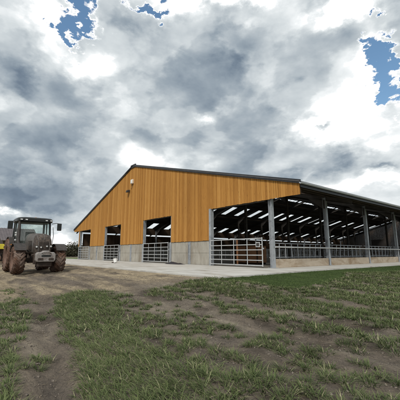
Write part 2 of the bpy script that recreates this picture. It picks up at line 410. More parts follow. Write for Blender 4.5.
# backing boards so the gaps read dark
mb=MB()
def backing(x0,x1,b):
    n=max(1,int((x1-x0)/3)); xx=[x0]+[RX]*(x0<RX<x1)+[x1]
    pts=[(xx[0],b),(xx[-1],b)]+[(q,rz(q)-.08) for q in xx[::-1]]
    mb.prism(pts,YG-.022,YG+.02,'y')
backing(XL+.15,OPEN[0][0],3.76)
edges=[OPEN[0][0]]
for k,(a,bb) in enumerate(OPEN):
    backing(a,bb,3.76)
    nxt=OPEN[k+1][0] if k<3 else XR-.05
    backing(bb,nxt,1.64 if k<3 else 3.76)
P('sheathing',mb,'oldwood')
# verge flashing both slopes + trim at base of cladding
for a,bb in ((XL,RX),(RX,XR)):
    mb=MB(); mb.beam((a,YG-.11,rz(a)+.02),(bb,YG-.11,rz(bb)+.02),.08,.2); P('verge_trim',mb,'flash')
# concrete walls between openings with horizontal joint
walls=[(OPEN[0][1],OPEN[1][0]),(OPEN[1][1],OPEN[2][0]),(OPEN[2][1],OPEN[3][0])]
for a,bb in walls:
    xc={-38.4:-36.1,-29.6:-27.2,-20.3:-17.85}[a]
    for s0,s1 in ((a+.02,xc-.155),(xc+.155,bb-.02)):
        mb=MB(); mb.box(s0,s1,YG+.0,YG+.03,.005,1.60)
        for z0,z1 in ((0,.792),(.808,1.60)):
            mb.box(s0,s1,YG-.02,YG-.001,z0,z1)
        P('concrete_wall',mb,'concrete_wall')
def hcol(x,y,z1,d=.26,w=.22,web='x'):
    mb=MB(); t=.02
    if web=='x': # flanges face y
        mb.box(x-w/2,x+w/2,y-d/2,y-d/2+t,0,z1); mb.box(x-w/2,x+w/2,y+d/2-t,y+d/2,0,z1); mb.box(x-.008,x+.008,y-d/2+t,y+d/2-t,0,z1)
    else:
        mb.box(x-d/2,x-d/2+t,y-w/2,y+w/2,0,z1); mb.box(x+d/2-t,x+d/2,y-w/2,y+w/2,0,z1); mb.box(x-d/2+t,x+d/2-t,y-.008,y+.008,0,z1)
    mb.box(x-.2,x+.2,y-.2,y+.2,-.01,.02)
    return mb
# gable columns (mid wall) and jambs
for xc in (-36.1,-27.2,-17.85):
    P('column',hcol(xc,YG+.17,rz(xc)-.3,.28,.28),'galv')
    mb=MB(); mb.box(xc-.15,xc-.12,YG-.05,YG+.02,0,1.61); mb.box(xc+.12,xc+.15,YG-.05,YG+.02,0,1.61); mb.box(xc-.12,xc+.12,YG-.012,YG+.018,0,1.61); P('wall_pillar',mb,'galv')
for a,bb in OPEN[:3]:
    for x in (a-.0,bb+.0):
        mb=MB(); s=-1 if x==a else 1; mb.box(x-.09 if s<0 else x-.03,x+.03 if s<0 else x+.09,YG-.05-.03*0+.02,YG+.2,1.61,OT); mb.box(x-.12,x+.12,YG-.085,YG-.025,0,1.6 if False else 1.615)
        P('jamb',mb,'galv')
mb=MB(); x=OPEN[3][0]; mb.box(x-.12,x+.08,YG-.12,YG+.14,0,3.74); P('jamb',mb,'galv')
for a,bb in OPEN:
    mb=MB(); mb.box(a,bb,YG+.03,YG+.18,3.68,3.86); P('lintel',mb,'steel_dark')
# side columns, frames
for k in range(NB+1):
    y=YG+BAY*k
    for x in (PXR,PXL):
        P('column',hcol(x,y+(0 if k else .2),rz(x)-.4,.22,.2,'y'),'galv')
    if k:
        for x in (-17.85,-36.1): P('column',hcol(x,y,rz(x)-.42,.2,.16,'y'),'steel_dark')
    mb=MB()
    for a,bb in ((XL+.3,RX),(RX,XR-.3)):
        for dz,h_,w_ in ((-.34,.02,.17),(-.60,.02,.17),(-.47,.25,.012)):
            mb.beam((a,y+(.02 if k else .2),rz(a)+dz),(bb,y+(.02 if k else .2),rz(bb)+dz),w_,h_)
    # haunches
    if k==0: P('rafter',mb,'steel_dark'); continue
    for x,s in ((PXR,-1),(PXL,1),(-17.85,-1),(-36.1,1)):
        mb.add([(x,y-.01,rz(x)-1.15),(x+s*.15,y-.01,rz(x)-1.15),(x+s*1.3,y-.01,rz(x+s*1.3)-.6),(x,y-.01,rz(x)-.6),
                (x,y+.05,rz(x)-1.15),(x+s*.15,y+.05,rz(x)-1.15),(x+s*1.3,y+.05,rz(x+s*1.3)-.6),(x,y+.05,rz(x)-.6)],
               [(0,1,2,3),(7,6,5,4),(0,4,5,1),(1,5,6,2),(2,6,7,3),(3,7,4,0)])
    P('rafter',mb,'steel_dark')
for x in [XL+.3,-43.25,-40.0,-38.7,-37.3,-36.0,-31.8,-30.5,-29.6,-25.6,-24.9,-24.1,-22.8,-21.5,-18.6,-17.3,-16,-14.8,-13.7,-11.5,-10.2,XR-.3]:
    mb=MB(); s=KR if x<RX else -KR; mb.beam((x,YG+.06,rz(x)-.215),(x,YE,rz(x)-.215),.07,.2); P('purlin',mb,'soffit_timber')
# roof slopes with openings for the rooflights and an open ridge
def roof_grid(xs_,skiprows,side):
    yb=[YG-.18]
    lights=[]
    for k in range(NB):
        for off in (2.0,4.9):
            c=YG+BAY*k+off; lights.append((c-.5,c+.5)); yb+=[c-.5,c+.5]
    yb.append(YE+.2)
    vs=[(x,y,rz(x)) for x in xs_ for y in yb]; ny_=len(yb); fs=[];holes=[]
    for i in range(len(xs_)-1):
        for j in range(ny_-1):
            if i in skiprows and j%2==1: holes.append((xs_[i],xs_[i+1],yb[j],yb[j+1])); continue
            fs.append((i*ny_+j,(i+1)*ny_+j,(i+1)*ny_+j+1,i*ny_+j+1))
    mb=MB(); mb.add(vs,fs); return mb,holes
mbL,hL=roof_grid([XL,-43.1,-40.95,-35.6,-32.85,-28.65],(1,3),-1)
mbR,hR=roof_grid([RX+.26,-21.4,-18.7,-13.6,-11.6,XR],(1,3),1)
roofs=[]
for mb in (mbL,mbR):
    o=P('roof',mb,'roof'); sm=o.modifiers.new('thick','SOLIDIFY'); sm.thickness=.05; sm.offset=1 if True else 0; roofs.append(o)
for hs,ro in ((hL,roofs[0]),(hR,roofs[1])):
    for (a,bb,y0,y1) in hs:
        mb=MB(); mb.add([(a+.001,y0,rz(a)+.012),(bb-.001,y0,rz(bb)+.012),(bb-.001,y1,rz(bb)+.012),(a+.001,y1,rz(a)+.012)],[(0,1,2,3)]); P('rooflight',mb,'rooflight',ro)
# translucent ridge sheets, one per bay, with bars across
for k in range(NB):
    y0=YG+BAY*k+(.25 if k else -.05); y1=YG+BAY*(k+1)-.2
    mb=MB()
    for a,bb in ((-28.64,RX),(RX,RX+.26)): mb.add([(a,y0,rz(a)+.03),(bb,y0,rz(bb)+.03),(bb,y1,rz(bb)+.03),(a,y1,rz(a)+.03)],[(0,1,2,3)])
    P('ridge_light',mb,'ridgelight')
mb=MB()
for k in range(NB+1): y=YG+BAY*k; mb.beam((-28.8,y,rz(-28.8)+.02),(RX,y,RZ+.02),.42,.05); mb.beam((RX,y,RZ+.02),(RX+.4,y,rz(RX+.4)+.02),.42,.05)
mb.beam((RX,YG,RZ-.01),(RX,YE,RZ-.01),.05,.04)
for y in np.arange(YG+.4,YE,1.1): mb.beam((-28.7,y,rz(-28.7)-.0),(RX,y,RZ-.0),.04,.04)
P('ridge_bars',mb,'flash')
mb=MB(); mb.box(RX-.5,RX+.5,YG-.16,YG-.05,RZ-.2,RZ+.1); P('ridge_cap',mb,'flash')
# gutters
for x in (XR+.07,XL-.07):
    mb=MB(); pr=[(x+.075*cos(t),rz(XR if x>RX else XL)-.04+.075*sin(t)) for t in np.linspace(pi,2*pi,7)]; pr+= [(p[0]*.0+ (x+(p[0]-x)*.8),p[1]+.012) for p in pr[::-1]]
    mb.prism(pr,YG-.2,YE+.2,'y'); P('gutter',mb,'gutter')
mb=MB(); mb.box(XR-.04,XR-.01,YG-.05,YE,rz(XR)-.26,rz(XR)-.03); P('fascia',mb,'flash')
# side: plinth walls and rails per bay
for k in range(NB):
    y0=YG+BAY*k+(.17 if k else .36); y1=YG+BAY*(k+1)-.17
    mb=MB(); mb.box(PXR-.1,PXR+.1,y0,y1,0,.47); P('plinth',mb,'plinth',label='low ochre stained concrete kerb wall under the feed rail',bevel=.012)
    mb=MB(); mb.tube([(PXR+.21,y0-.16,1.12),(PXR+.21,y1+.16,1.12)],.045,10); P('feed_rail',mb,'galvb',smooth=True)
    mb=MB()
    for zz in (.55,1.35): mb.tube([(PXR-.35,y0,zz),(PXR-.35,y1,zz)],.028,6)
    for y in np.arange(y0+.25,y1,.62): mb.tube([(PXR-.35,y,.5),(PXR-.35+.06*sin(y*9),y+.07,1.35)],.022,6)
    P('feed_barrier',mb,'galv')
# far side wall with a slot of light under the eave
mb=MB(); mb.box(PXL-.1,PXL+.1,YG,YE,0,1.6); P('concrete_wall',mb,'concrete_wall')
mb=MB(); y=YG
y=YG+.50
mb.box(PXL-.14,PXL-.11,YG+.1,YG+.36,1.6,3.6,.5)
while y<YE: mb.box(PXL-.14,PXL-.11,y,y+.14,1.6,3.40,random.random()); y+=.148
mb.box(PXL-.14,PXL-.11,YG+.1,YE,3.60,4.6,.5)
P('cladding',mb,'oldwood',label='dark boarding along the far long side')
# far gable with two openings
mb=MB(); x=XL+.1
while x<XR:
    xm=x+.07; bot=1.6
    mb.box(x,x+.14,YE+.06,YE+.09,bot,rz(xm)-.08,random.random()); x+=.155
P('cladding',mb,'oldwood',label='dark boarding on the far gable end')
mb=MB()
for a,bb in ((XL+2.4,-36.1),(-36.1,-34.6),(-30.6,-17.85),(-17.85,PXR)): mb=MB(); mb.box(a,bb,YE-.02,YE+.13,0,1.6); P('concrete_wall',mb,'concrete_wall')

mb=MB(); mb.box(-34.5,-30.7,YE-.1,YE-.04,.1,4.2); P('barn_door',mb,'shedwall',label='brown sheeted door in the far gable end')
# fixtures high on the gable
t=empty('wall_box',(-27.2,YG-.075,7.78)); tag(t,'small pale square box fixed near the top of the orange gable','wall box')
mb=MB(); mb.box(-.24,.2,-.16,0,-.22,.22); mb.build('case',M['pale'],t,bevel=.03)
mb=MB(); mb.box(-.19,.15,-.18,-.161,-.17,.17); mb.build('cover',M['white'],t,bevel=.01)
mb=MB(); mb.tube([(0,-.05,-.22),(0,-.06,-.5),(-.3,-.03,-.7)],.015,6); mb.build('cable',M['fender'],t)
t=empty('wall_lamp',(-27.9,YG-.075,6.93)); tag(t,'small dark lamp on the gable, just below and left of the pale box','lamp')
mb=MB(); mb.box(-.08,.08,-.05,0,-.1,.1); mb.build('bracket',M['fender'],t)
mb=MB(); mb.prism([(-.34,-.16),(-.06,-.12),(-.04,.12),(-.3,.06)],-.17,.17,'x'); mb.build('housing',M['fender'],t,bevel=.02)

# ------------------------------------------------------------------ gates
def gate(x0,x1,y,name_label,rails=(.12,.4,.68,.97,1.26,1.6),vert=4,bow=0,boxed=False):
    t=empty('metal_gate',(x0,y,0)); tag(t,name_label,'gate','galvanised gates across the gable doorways'); w=x1-x0
    for z in rails:
        mb=MB(); mb.tube([(0,0,z),(w,0,z)],.027 if z not in (rails[0],rails[-1]) else .032,8); mb.build('rail',M['galvb'],t,smooth=True)
    for k in range(vert+1):
        xx=w*k/vert; mb=MB()
        if k in (0,vert): mb.tube([(xx,0,rails[0]-.05),(xx,0,rails[-1]+.05)],.03,8)
        else: mb.box(xx-.025,xx+.025,-.042,-.03,rails[0]-.02,rails[-1]+.02)
        mb.build('upright',M['galvb'],t)
    mb=MB()
    for z in (rails[1],rails[-2]): mb=MB(); mb.box(-.1,0,-.03,.03,z-.05,z+.05); mb.build('hinge',M['galv'],t)
    mb=MB(); mb.box(w-.02,w+.12,-.025,.015,1.0,1.08); lt=mb.build('latch',M['galv'],t)
    if boxed:
        mb=MB(); mb.box(w-.42,w-.12,-.05,-.028,1.12,1.4); o=mb.build('latch_plate',M['galvb'],t)
        mb=MB(); mb.box(w-.37,w-.17,-.058,-.051,1.17,1.35); mb.build('plate_opening',M['fender'],o)
    return t
gate(-42.4,-38.6,YG-.14,'metal gate in the doorway at the low far end of the gable')
gate(-33.6,-29.8,YG-.14,'metal gate in the second doorway, behind the small white bucket')
gate(-24.55,-20.5,YG-.14,'metal gate in the third doorway, beside the black sheeting on the ground')
gate(-15.3,-11.0,YG-.2,'wide metal gate by the corner post, with brown crate showing behind its rails',vert=4,boxed=True)
# inner top boards just inside the doorways (pale sheeted gate tops)
# crate behind the wide gate
t=empty('timber_crate',(-15.4,17.2,0),R(3)); tag(t,'orange brown plywood crate standing inside behind the wide corner gate','crate')
mb=MB(); mb.box(-1.1,1.0,-.5,.5,.12,1.3); bd=mb.build('box',M['ply'],t,bevel=.01)
for xx in (-1.06,0,.96):
    mb=MB(); mb.box(xx-.05,xx+.05,-.54,-.503,.02,1.34); mb.build('batten',M['oldwood'],t)
mb=MB(); mb.box(-1.15,1.05,-.55,.55,1.302,1.345); mb.build('lid',M['oldwood'],t)
mb=MB()
for yy in (-.4,.3): mb.box(-1.1,1.0,yy,yy+.1,0,.118)
mb.build('skid',M['oldwood'],t)
t=empty('marker_post',(-13.92,14.25,0)); tag(t,'slim orange wooden post just behind the wide corner gate','post')
mb=MB(); mb.box(-.035,.035,-.035,.035,0,1.62); mb.build('shaft',M['ply'],t); mb=MB(); mb.box(-.12,.12,-.12,.12,0,.03); mb.build('foot',M['galv'],t)

# cubicle dividers inside
def divider():
    t=empty('cubicle_divider'); tag(t,'bent galvanised tube cow cubicle divider standing inside the dark barn','cubicle divider','rows of cow cubicle dividers inside the barn')
    mb=MB(); mb.tube([(0,0,0),(0,0,1.25)],.035,8); mb.build('post',M['galv'],t,smooth=True)
    pts=[(0,0,1.15),(-.9,0,1.18),(-1.7,0,1.1),(-1.95,0,.9),(-1.9,0,.6),(-1.6,0,.42),(-.8,0,.4),(0,0,.55)]
    mb=MB(); mb.tube(pts,.028,7); mb.build('loop',M['galvb'],t,smooth=True)
    return t
proto=divider(); first=True
for xr in (-19.2,-33.5):
    for k in range(38 if xr>-20 else 30):
        y=21+1.2*k
        o=proto if first else copy_tree(proto); first=False
        o.location=(xr,y,0)

# ------------------------------------------------------------------ small yard things
t=empty('bucket',(-23.9,10.45,0),R(10)); tag(t,'small white bucket leaning on a dark brick on the concrete apron','bucket')
mb=MB(); prof=[(.0,0),(.13,0),(.17,.3),(.182,.3),(.182,.315),(.165,.315),(.125,.015),(0,.012)]
mb.lathe(prof,20,'z'); o=mb.build('tub',M['white'],t,smooth=True); o.location=(0,0,.04); o.rotation_euler=(0,R(-14),0)
mb=MB(); mb.tube([(.18*cos(a),-.03,.30+.18*sin(a)*.5) for a in np.linspace(0,pi,9)],.008,5); h_=mb.build('handle',M['galvb'],t); h_.location=(0,0,.02)
t=empty('brick',(-24.15,10.35,0),R(25)); tag(t,'dark brick lying on the apron against the white bucket','brick')
mb=MB(); mb.box(-.11,.11,-.055,.055,0,.075); o=mb.build('block',M['chassis'],t,bevel=.006)
mb=MB(); mb.box(-.07,.07,-.03,.03,.0751,.0755); mb.build('frog',M['clod'],t)
# sheeting
nxx,nyy=40,20; U,W=np.meshgrid(np.linspace(-1,1,nxx),np.linspace(-1,1,nyy),indexing='ij')
rr=np.clip(1-np.abs(U)**3,0,1)*np.clip(1-np.abs(W)**3,0,1)
Zs=.005+rr*(.03+.17*fbm(U*3,W*3,7,4)*(1-.4*U)); Vx=np.stack([U*1.0+.06*fbm(W*4,U,3),W*.3+.1*fbm(U*3,W,4),Zs],-1).reshape(-1,3)
i=(np.arange(nxx-1)[:,None]*nyy+np.arange(nyy-1)[None,:]).ravel(); o=npmesh('crumpled_sheeting',Vx,np.stack([i,i+nyy,i+nyy+1,i+1],-1),M['black_sheet'],smooth=True)
o.location=(-18.9,12.75,0); tag(o,'crumpled black sheeting lying by the wall right of the third doorway','sheeting')

# ------------------------------------------------------------------ TRACTOR
TZ=float(height(np.array([-17.7]),np.array([3.6]))[0])-.03
tr=empty('farm_tractor',(-17.66,3.52,TZ),R(1)); tag(tr,'large muddy tractor with grey front weight parked on the bare yard','tractor')
def tyre_mb(r,w,lugs):
    mb=MB(); ri=r*.55; rs=r-.05
    prof=[(ri,-w*.36),(ri+.03,-w*.44),(ri+(rs-ri)*.5,-w*.5),(rs-.05,-w*.47),(rs,-w*.38),(rs+.012,0),(rs,w*.38),(rs-.05,w*.47),(ri+(rs-ri)*.5,w*.5),(ri+.03,w*.44),(ri,w*.36)]
    mb.lathe(prof,48)
    for k in range(lugs):
        for s in (-1,1):
            a0=2*pi*(k+(.5 if s>0 else 0))/lugs; vs=[]
            n=4
            for q in range(n+1):
                f=q/n; a=a0+f*(.42 if r<.8 else .36)*s*0+f*.40; yy=s*(.015+f*w*.49); wd=.055/r*(1.+.25*f)
                top=r-.0-.045*f*f-(.03 if q==n else 0); bt=rs-.05*(f**3)-.02
                for (aa,rad) in ((a-wd,bt),(a-wd*.62,top),(a+wd*.62,top),(a+wd,bt)):
                    vs.append((rad*cos(aa),yy,rad*sin(aa)))
            fs=[(j*4+i,j*4+i+1,j*4+i+5,j*4+i+4) for j in range(n) for i in range(3)]+[(0,1,2,3),(n*4+3,n*4+2,n*4+1,n*4)]
            # shoulder drop
            mb.add(vs,fs)
    return mb
def rim_mb(r,w,s):
    mb=MB(); ri=r*.55
    mb.lathe([(ri+.012,s*w*.42),(ri-.02,s*w*.40),(ri-.05,s*w*.2),(ri-.08,s*w*.05),(ri*.55,s*w*.02),(ri*.5,s*w*.14),(ri*.22,s*w*.16),(0,s*w*.16)],28)
    mb.lathe([(ri+.01,-s*w*.4),(ri-.03,-s*w*.36),(ri-.06,s*w*.05)],28)
    return mb
for nm,x,r,w,trk,lg in (('front',0,.70,.50,.93,19),('rear',-2.75,.93,.54,.84,22)):
    for s in (-1,1):
        mb=MB(); mb.lathe([(0,s*w*.25),(.10,s*w*.25),(.13,s*w*.16),(.13,-s*.2)],16)
        for k in range(8): a=2*pi*k/8; mb.box(.17*cos(a)-.015,.17*cos(a)+.015,min(s*w*.16,s*w*.2),max(s*w*.16,s*w*.2),.17*sin(a)-.015,.17*sin(a)+.015)
        wh=mb.build('wheel',M['rim'],tr,smooth=True); wh.location=(x,s*trk,r); wh['label']='muddy %s wheel'%nm
        wh.rotation_euler=(0,R(13*s+5*x),0)
        o=tyre_mb(r,w,lg).build('tyre',M['rubber'],wh,smooth=True)
        if s>0: o.scale=(1,1,1)
        rim_mb(r,w,s).build('rim',M['rim'],wh,smooth=True)
# chassis
mb=MB(); mb.box(-2.9,-.9,-.3,.3,.65,1.15); mb.box(-1.0,.75,-.2,.2,.62,1.05); mb.box(-.2,.2,-.7,.7,.6,.8); mb.prism([(-.5,.55),(.5,.55),(.3,.95),(-.3,.95)],-.18,.22,'x'); mb.box(-2.95,-2.5,-.66,.66,.78,1.14)
mb.build('chassis',M['chassis'],tr,bevel=.03)
# fuel tank / steps
for s in (-1,1):
    mb=MB(); y0,y1=sorted((s*.38,s*.82)); mb.box(-1.85,-1.15,y0,y1,.55,1.12); mb.build('fuel_tank',M['chassis'],tr,bevel=.08)
mb=MB()
for k in range(3): mb.box(-1.75,-1.4,-1.0+.05*k,-.83,.45+.28*k,.48+.28*k)
mb.box(-1.77,-1.75,-1.0,-.84,.4,1.1); mb.box(-1.4,-1.38,-1.0,-.84,.4,1.1); mb.build('step',M['fender'],tr)
# hood: lofted cross sections along x
def loft(secs,name,mat,parent,smooth=True):
    mb=MB(); n=len(secs[0]); vs=[p for s_ in secs for p in s_]
    fs=[(i*n+j,(i+1)*n+j,(i+1)*n+(j+1)%n,i*n+(j+1)%n) for i in range(len(secs)-1) for j in range(n)]
    fs+=[tuple(range(n)),tuple(range(len(secs)*n-1,(len(secs)-1)*n-1,-1))]
    mb.add(vs,fs); return mb.build(name,mat,parent,smooth=smooth)
def hoodsec(x,w,z0,z1,rnd=.6,n=20):
    pts=[]
    for k in range(n):
        a=2*pi*k/n; ca,sa=cos(a),sin(a); e=.55
        pts.append((x,w*math.copysign(abs(ca)**e,ca),(z0+z1)/2+(z1-z0)/2*math.copysign(abs(sa)**(e if sa>0 else .3),sa)))
    return pts
hood=loft([hoodsec(-1.35,.44,1.0,2.10),hoodsec(-.6,.43,1.0,2.08),hoodsec(.2,.40,.98,2.03),hoodsec(.6,.385,.95,1.96),hoodsec(.86,.36,.93,1.84),hoodsec(.97,.31,.96,1.70),hoodsec(1.0,.26,1.0,1.58)],'hood',M['hood'],tr)
mb=MB()
for k in range(15):
    z=1.04+.036*k; w=.25-.004*k; mb.box(1.0,1.016,-w,w,z,z+.012)
for k in range(-7,8): mb.box(.998,1.012,k*.034-.004,k*.034+.004,1.03,1.57)
mb.build('grille',M['grille'],hood)
for s in (-1,1):  # side grille panels
    mb=MB(); y0,y1=sorted((s*.415,s*.43)); 
    for k in range(8): mb.box(-.55,.25,y0,y1,1.2+.06*k,1.23+.06*k)
    mb.build('side_vent',M['grille'],hood)
nose=loft([hoodsec(.50,.395,.96,1.99),hoodsec(.62,.392,.94,1.97),hoodsec(.87,.368,.92,1.85),hoodsec(.98,.318,.95,1.71),hoodsec(1.008,.266,.99,1.59)],'nose_screen',M['grille'],tr)
mb=MB()
for s in (-1,1): mb.tube([(.52,s*.30,1.93),(.75,s*.29,1.87),(.93,s*.27,1.72),(1.01,s*.25,1.5),(1.02,s*.24,1.1)],.018,6)
mb.tube([(.5,0,2.005),(.72,0,1.955),(.90,0,1.84),(1.0,0,1.68)],.02,6); mb.build('trim',M['hood'],nose)
# headlights
for (yy,zz,r_) in ((-.33,1.33,.06),(.31,1.36,.06),(-.14,1.31,.052),(.12,1.36,.052)):
    mb=MB(); mb.lathe([(r_*1.15,-.02),(r_*1.2,.05),(r_,.055),(r_*.9,.04)],16,'x'); o=mb.build('headlight',M['fender'],tr,smooth=True); o.location=(.965 if abs(yy)>.2 else 1.01,yy,zz)
    mb=MB(); mb.lathe([(r_*.95,.03),(r_*.6,.055),(0,.062)],16,'x'); mb.build('lens',M['lens'],o,smooth=True)
# front linkage and weight
mb=MB()
for s in (-1,1): mb.beam((.6,s*.28,.72),(1.25,s*.32,.62),.07,.12)
mb.beam((.7,0,1.02),(1.2,0,1.02),.06,.06); mb.box(.6,.78,-.36,.36,.5,1.08); mb.tube([(.74,-.3,1.05),(1.05,-.36,.72)],.035,8); mb.tube([(.74,.3,1.05),(1.05,.36,.72)],.035,8)
mb.build('front_linkage',M['chassis'],tr,bevel=.01)
mb=MB(); prof=[(-.38,.62),(.38,.62),(.43,.70),(.43,.98),(.36,1.08),(.17,1.08),(.13,1.15),(-.13,1.15),(-.17,1.08),(-.36,1.08),(-.43,.98),(-.43,.70)]
mb.prism(prof,1.2,1.55,'x'); wt=mb.build('front_weight',M['weightm'],tr,bevel=.045)
mb=MB(); mb.box(1.551,1.56,-.2,.2,.86,.94); mb.build('slot',M['cabm'],wt)
mb=MB(); mb.prism([(-.34,.70),(-.12,.70),(-.12,.80),(-.34,.80)],1.551,1.565,'x'); mb.prism([(.12,.70),(.34,.70),(.34,.80),(.12,.80)],1.551,1.565,'x'); mb.build('face_recess',M['chassis'],wt)
mb=MB(); mb.tube([(1.56,-.2,1.02),(1.62,-.16,1.04),(1.62,.16,1.04),(1.56,.2,1.02)],.014,6); mb.build('lift_handle',M['chassis'],wt)
mb=MB(); mb.box(1.2,1.42,-.30,.30,.40,.61); mb.build('lower_weight',M['chassis'],tr,bevel=.03)
for s in (-1,1):
    mb=MB(); mb.tube([(1.3,s*.5,.95),(1.3,s*.58,.95)],.05,10); mb.build('pin',M['chassis'],wt)
# front fenders
for s in (-1,1):
    mb=MB(); ya,yb_=sorted((s*.68,s*1.2)); A=np.linspace(R(35),R(150),10)
    vs=[];
    for a in A:
        rr_=.79; 
        for (yy,q) in ((ya,rr_),(yb_,rr_),(yb_,rr_+.03),(ya,rr_+.03)): vs.append((q*cos(a),yy,.70+q*sin(a)))
    fs=[(i*4+j,(i+1)*4+j,(i+1)*4+(j+1)%4,i*4+(j+1)%4) for i in range(9) for j in range(4)]+[(0,1,2,3),(39,38,37,36)]
    mb.add(vs,fs); mb.beam((0,s*.9,1.48),(-.05,s*.45,1.1),.05,.05); mb.build('front_fender',M['fender'],tr,smooth=True)
# rear fenders
for s in (-1,1):
    mb=MB(); ya,yb_=sorted((s*.60,s*1.06)); A=np.linspace(R(25),R(165),12); vs=[]
    for a in A:
        rr_=1.0
        for (yy,q) in ((ya,rr_),(yb_,rr_-.03),(yb_,rr_),(ya,rr_+.03)): vs.append((-2.75+q*cos(a),yy,.93+q*sin(a)))
    fs=[(i*4+j,(i+1)*4+j,(i+1)*4+(j+1)%4,i*4+(j+1)%4) for i in range(11) for j in range(4)]+[(0,1,2,3),(47,46,45,44)]
    mb.add(vs,fs); o=mb.build('rear_fender',M['fender'],tr,smooth=True)
    mb=MB(); mb.box(-1.78,-1.74,s*.98-.05,s*.98+.05,1.46,1.52) ; mb.build('marker_light',M['amber'],o)
# cab
cab=MB(); cab.box(-2.75,-1.3,-.62,.62,1.14,1.45); cab.box(-1.45,-1.27,-.52,.52,1.4,1.62); cab=cab.build('cab_base',M['cabm'],tr,bevel=.04)
xf0,xf1,xr0,xr1=-1.25,-1.42,-2.85,-2.75
for s in (-1,1):
    mb=MB(); mb.beam((xf0,s*.80,1.35),(xf1,s*.76,2.76),.09,.10,up=(1,0,0)); mb.build('pillar',M['cabm'],tr)
    mb=MB(); mb.beam((xr0,s*.80,1.45),(xr1,s*.76,2.76),.10,.10,up=(1,0,0)); mb.build('pillar',M['cabm'],tr)
    mb=MB(); mb.beam((-2.15,s*.84,1.15),(-2.2,s*.78,2.76),.06,.07,up=(1,0,0)); mb.build('pillar',M['cabm'],tr)
    mb=MB(); mb.prism([(xf0-.05,1.35),(xf1-.05,2.74),(xr1+.05,2.74),(xr0+.1,1.8),(-2.2,1.5),(-1.9,1.15),(-1.4,1.15)],s*.785-.004,s*.785+.004,'y'); mb.build('side_window',M['glass'],tr)
mb=MB(); n=10; vs=[]
for k in range(n+1):
    f=-1+2*k/n; bx=.10*(1-f*f)
    vs+= [(xf0+bx,f*.76,1.42),(xf1+bx*.7,f*.72,2.76),(xf1+bx*.7-.008,f*.72,2.76),(xf0+bx-.008,f*.76,1.42)]
fs=[(k*4+j,(k+1)*4+j,(k+1)*4+(j+1)%4,k*4+(j+1)%4) for k in range(n) for j in range(4)]
mb.add(vs,fs); ws=mb.build('windscreen',M['glass'],tr,smooth=True)
mb=MB(); mb.tube([(xf0+.12,.05,1.46),(xf0+.06,.35,2.0)],.012,5); mb.build('wiper',M['cabm'],ws)
mb=MB(); mb.box(-2.80,-2.79,-.7,.7,1.5,2.7); mb.build('rear_window',M['glass'],tr)
for s in(-1,1):
    mb=MB(); mb.beam((xf0+.03,s*.80,1.36),(xf0+.10,0,1.40),.06,.08); mb.build('window_frame',M['cabm'],tr)
mb=MB(); 
secs=[]
def rsec(z,g,rx0=-2.95,rx1=-1.08,wy=.90):
    pts=[]
    for k in range(28):
        a=2*pi*k/28; ca,sa=cos(a),sin(a); pts.append((((rx0+rx1)/2)+((rx1-rx0)/2+g)*math.copysign(abs(ca)**.35,ca),(wy+g)*math.copysign(abs(sa)**.35,sa),z))
    return pts
roof_t=loft([rsec(2.72,-.06),rsec(2.76,0),rsec(2.90,0),rsec(2.96,-.06),rsec(2.99,-.25)],'cab_roof',M['cabm'],tr)
for yy in (-.74,-.5,.5,.74):
    mb=MB(); mb.box(-1.10,-1.055,yy-.075,yy+.075,2.785,2.87); o=mb.build('work_light',M['fender'],roof_t,bevel=.01)
    mb=MB(); mb.box(-1.054,-1.048,yy-.055,yy+.055,2.80,2.855); mb.build('lens',M['lens'],o)
mb=MB(); mb.lathe([(.05,0),(.05,.05),(.035,.07),(0,.075)],14,'z',(-1.9,.1,2.99)); mb.build('beacon',M['amber'],roof_t,smooth=True)
# mirrors
for s in (-1,1):
    mb=MB(); mb.tube([(-1.35,s*.86,2.68),(-1.2,s*1.05,2.72),(-1.15,s*1.22,2.70)],.018,6); ar=mb.build('mirror_arm',M['cabm'],tr)
    mb=MB(); mb.box(-1.21,-1.14,s*1.22-.12,s*1.22+.12,2.3,2.72); mi=mb.build('mirror',M['cabm'],ar,bevel=.03)
    mb=MB(); mb.box(-1.215,-1.211,s*1.22-.10,s*1.22+.10,2.34,2.66); mb.build('mirror_glass',M['lens'],mi)
# cab interior
mb=MB(); mb.box(-2.45,-2.0,-.25,.25,1.45,1.6); mb.prism([(-2.5,1.6),(-2.38,1.6),(-2.5,2.25),(-2.6,2.25)],-.24,.24,'y'); mb.build('seat',M['fender'],tr,bevel=.04)
mb=MB(); mb.lathe([(.19,-.0),(.205,.015),(.19,.03),(.175,.015),(.19,0)],20,'z'); mb.box(-.19,.19,-.015,.015,.005,.02); sw=mb.build('steering_wheel',M['cabm'],tr,smooth=True); sw.location=(-1.72,0,1.86); sw.rotation_euler=(0,R(-35),0)
mb=MB(); mb.prism([(-1.72,1.82),(-1.36,1.75),(-1.33,1.4),(-1.6,1.4)],-.2,.2,'y'); mb.build('console',M['cabm'],tr,bevel=.03)
# exhaust and air duct along right hand front pillar
mb=MB(); mb.tube([(-.95,-.62,1.25),(-.98,-.74,1.45),(-1.12,-.80,1.6),(-1.18,-.80,2.3),(-1.24,-.79,2.72)],[.06,.085,.09,.085,.055],14); mb.build('exhaust',M['fender'],tr,smooth=True)
for s in (-1,1):
    mb=MB(); mb.tube([(-1.28,s*.93,1.55),(-1.25,s*.96,2.0),(-1.32,s*.92,2.5)],.015,6); hr=mb.build('handrail',M['cabm'],tr)
    for z in ((1.72,1.98,2.1) if s<0 else ()):
        mb=MB(); mb.lathe([(.045,-.02),(.05,.01),(0,.02)],12,'x'); o=mb.build('side_lamp',M['lens'],tr); o.location=(-1.17,s*.93,z)

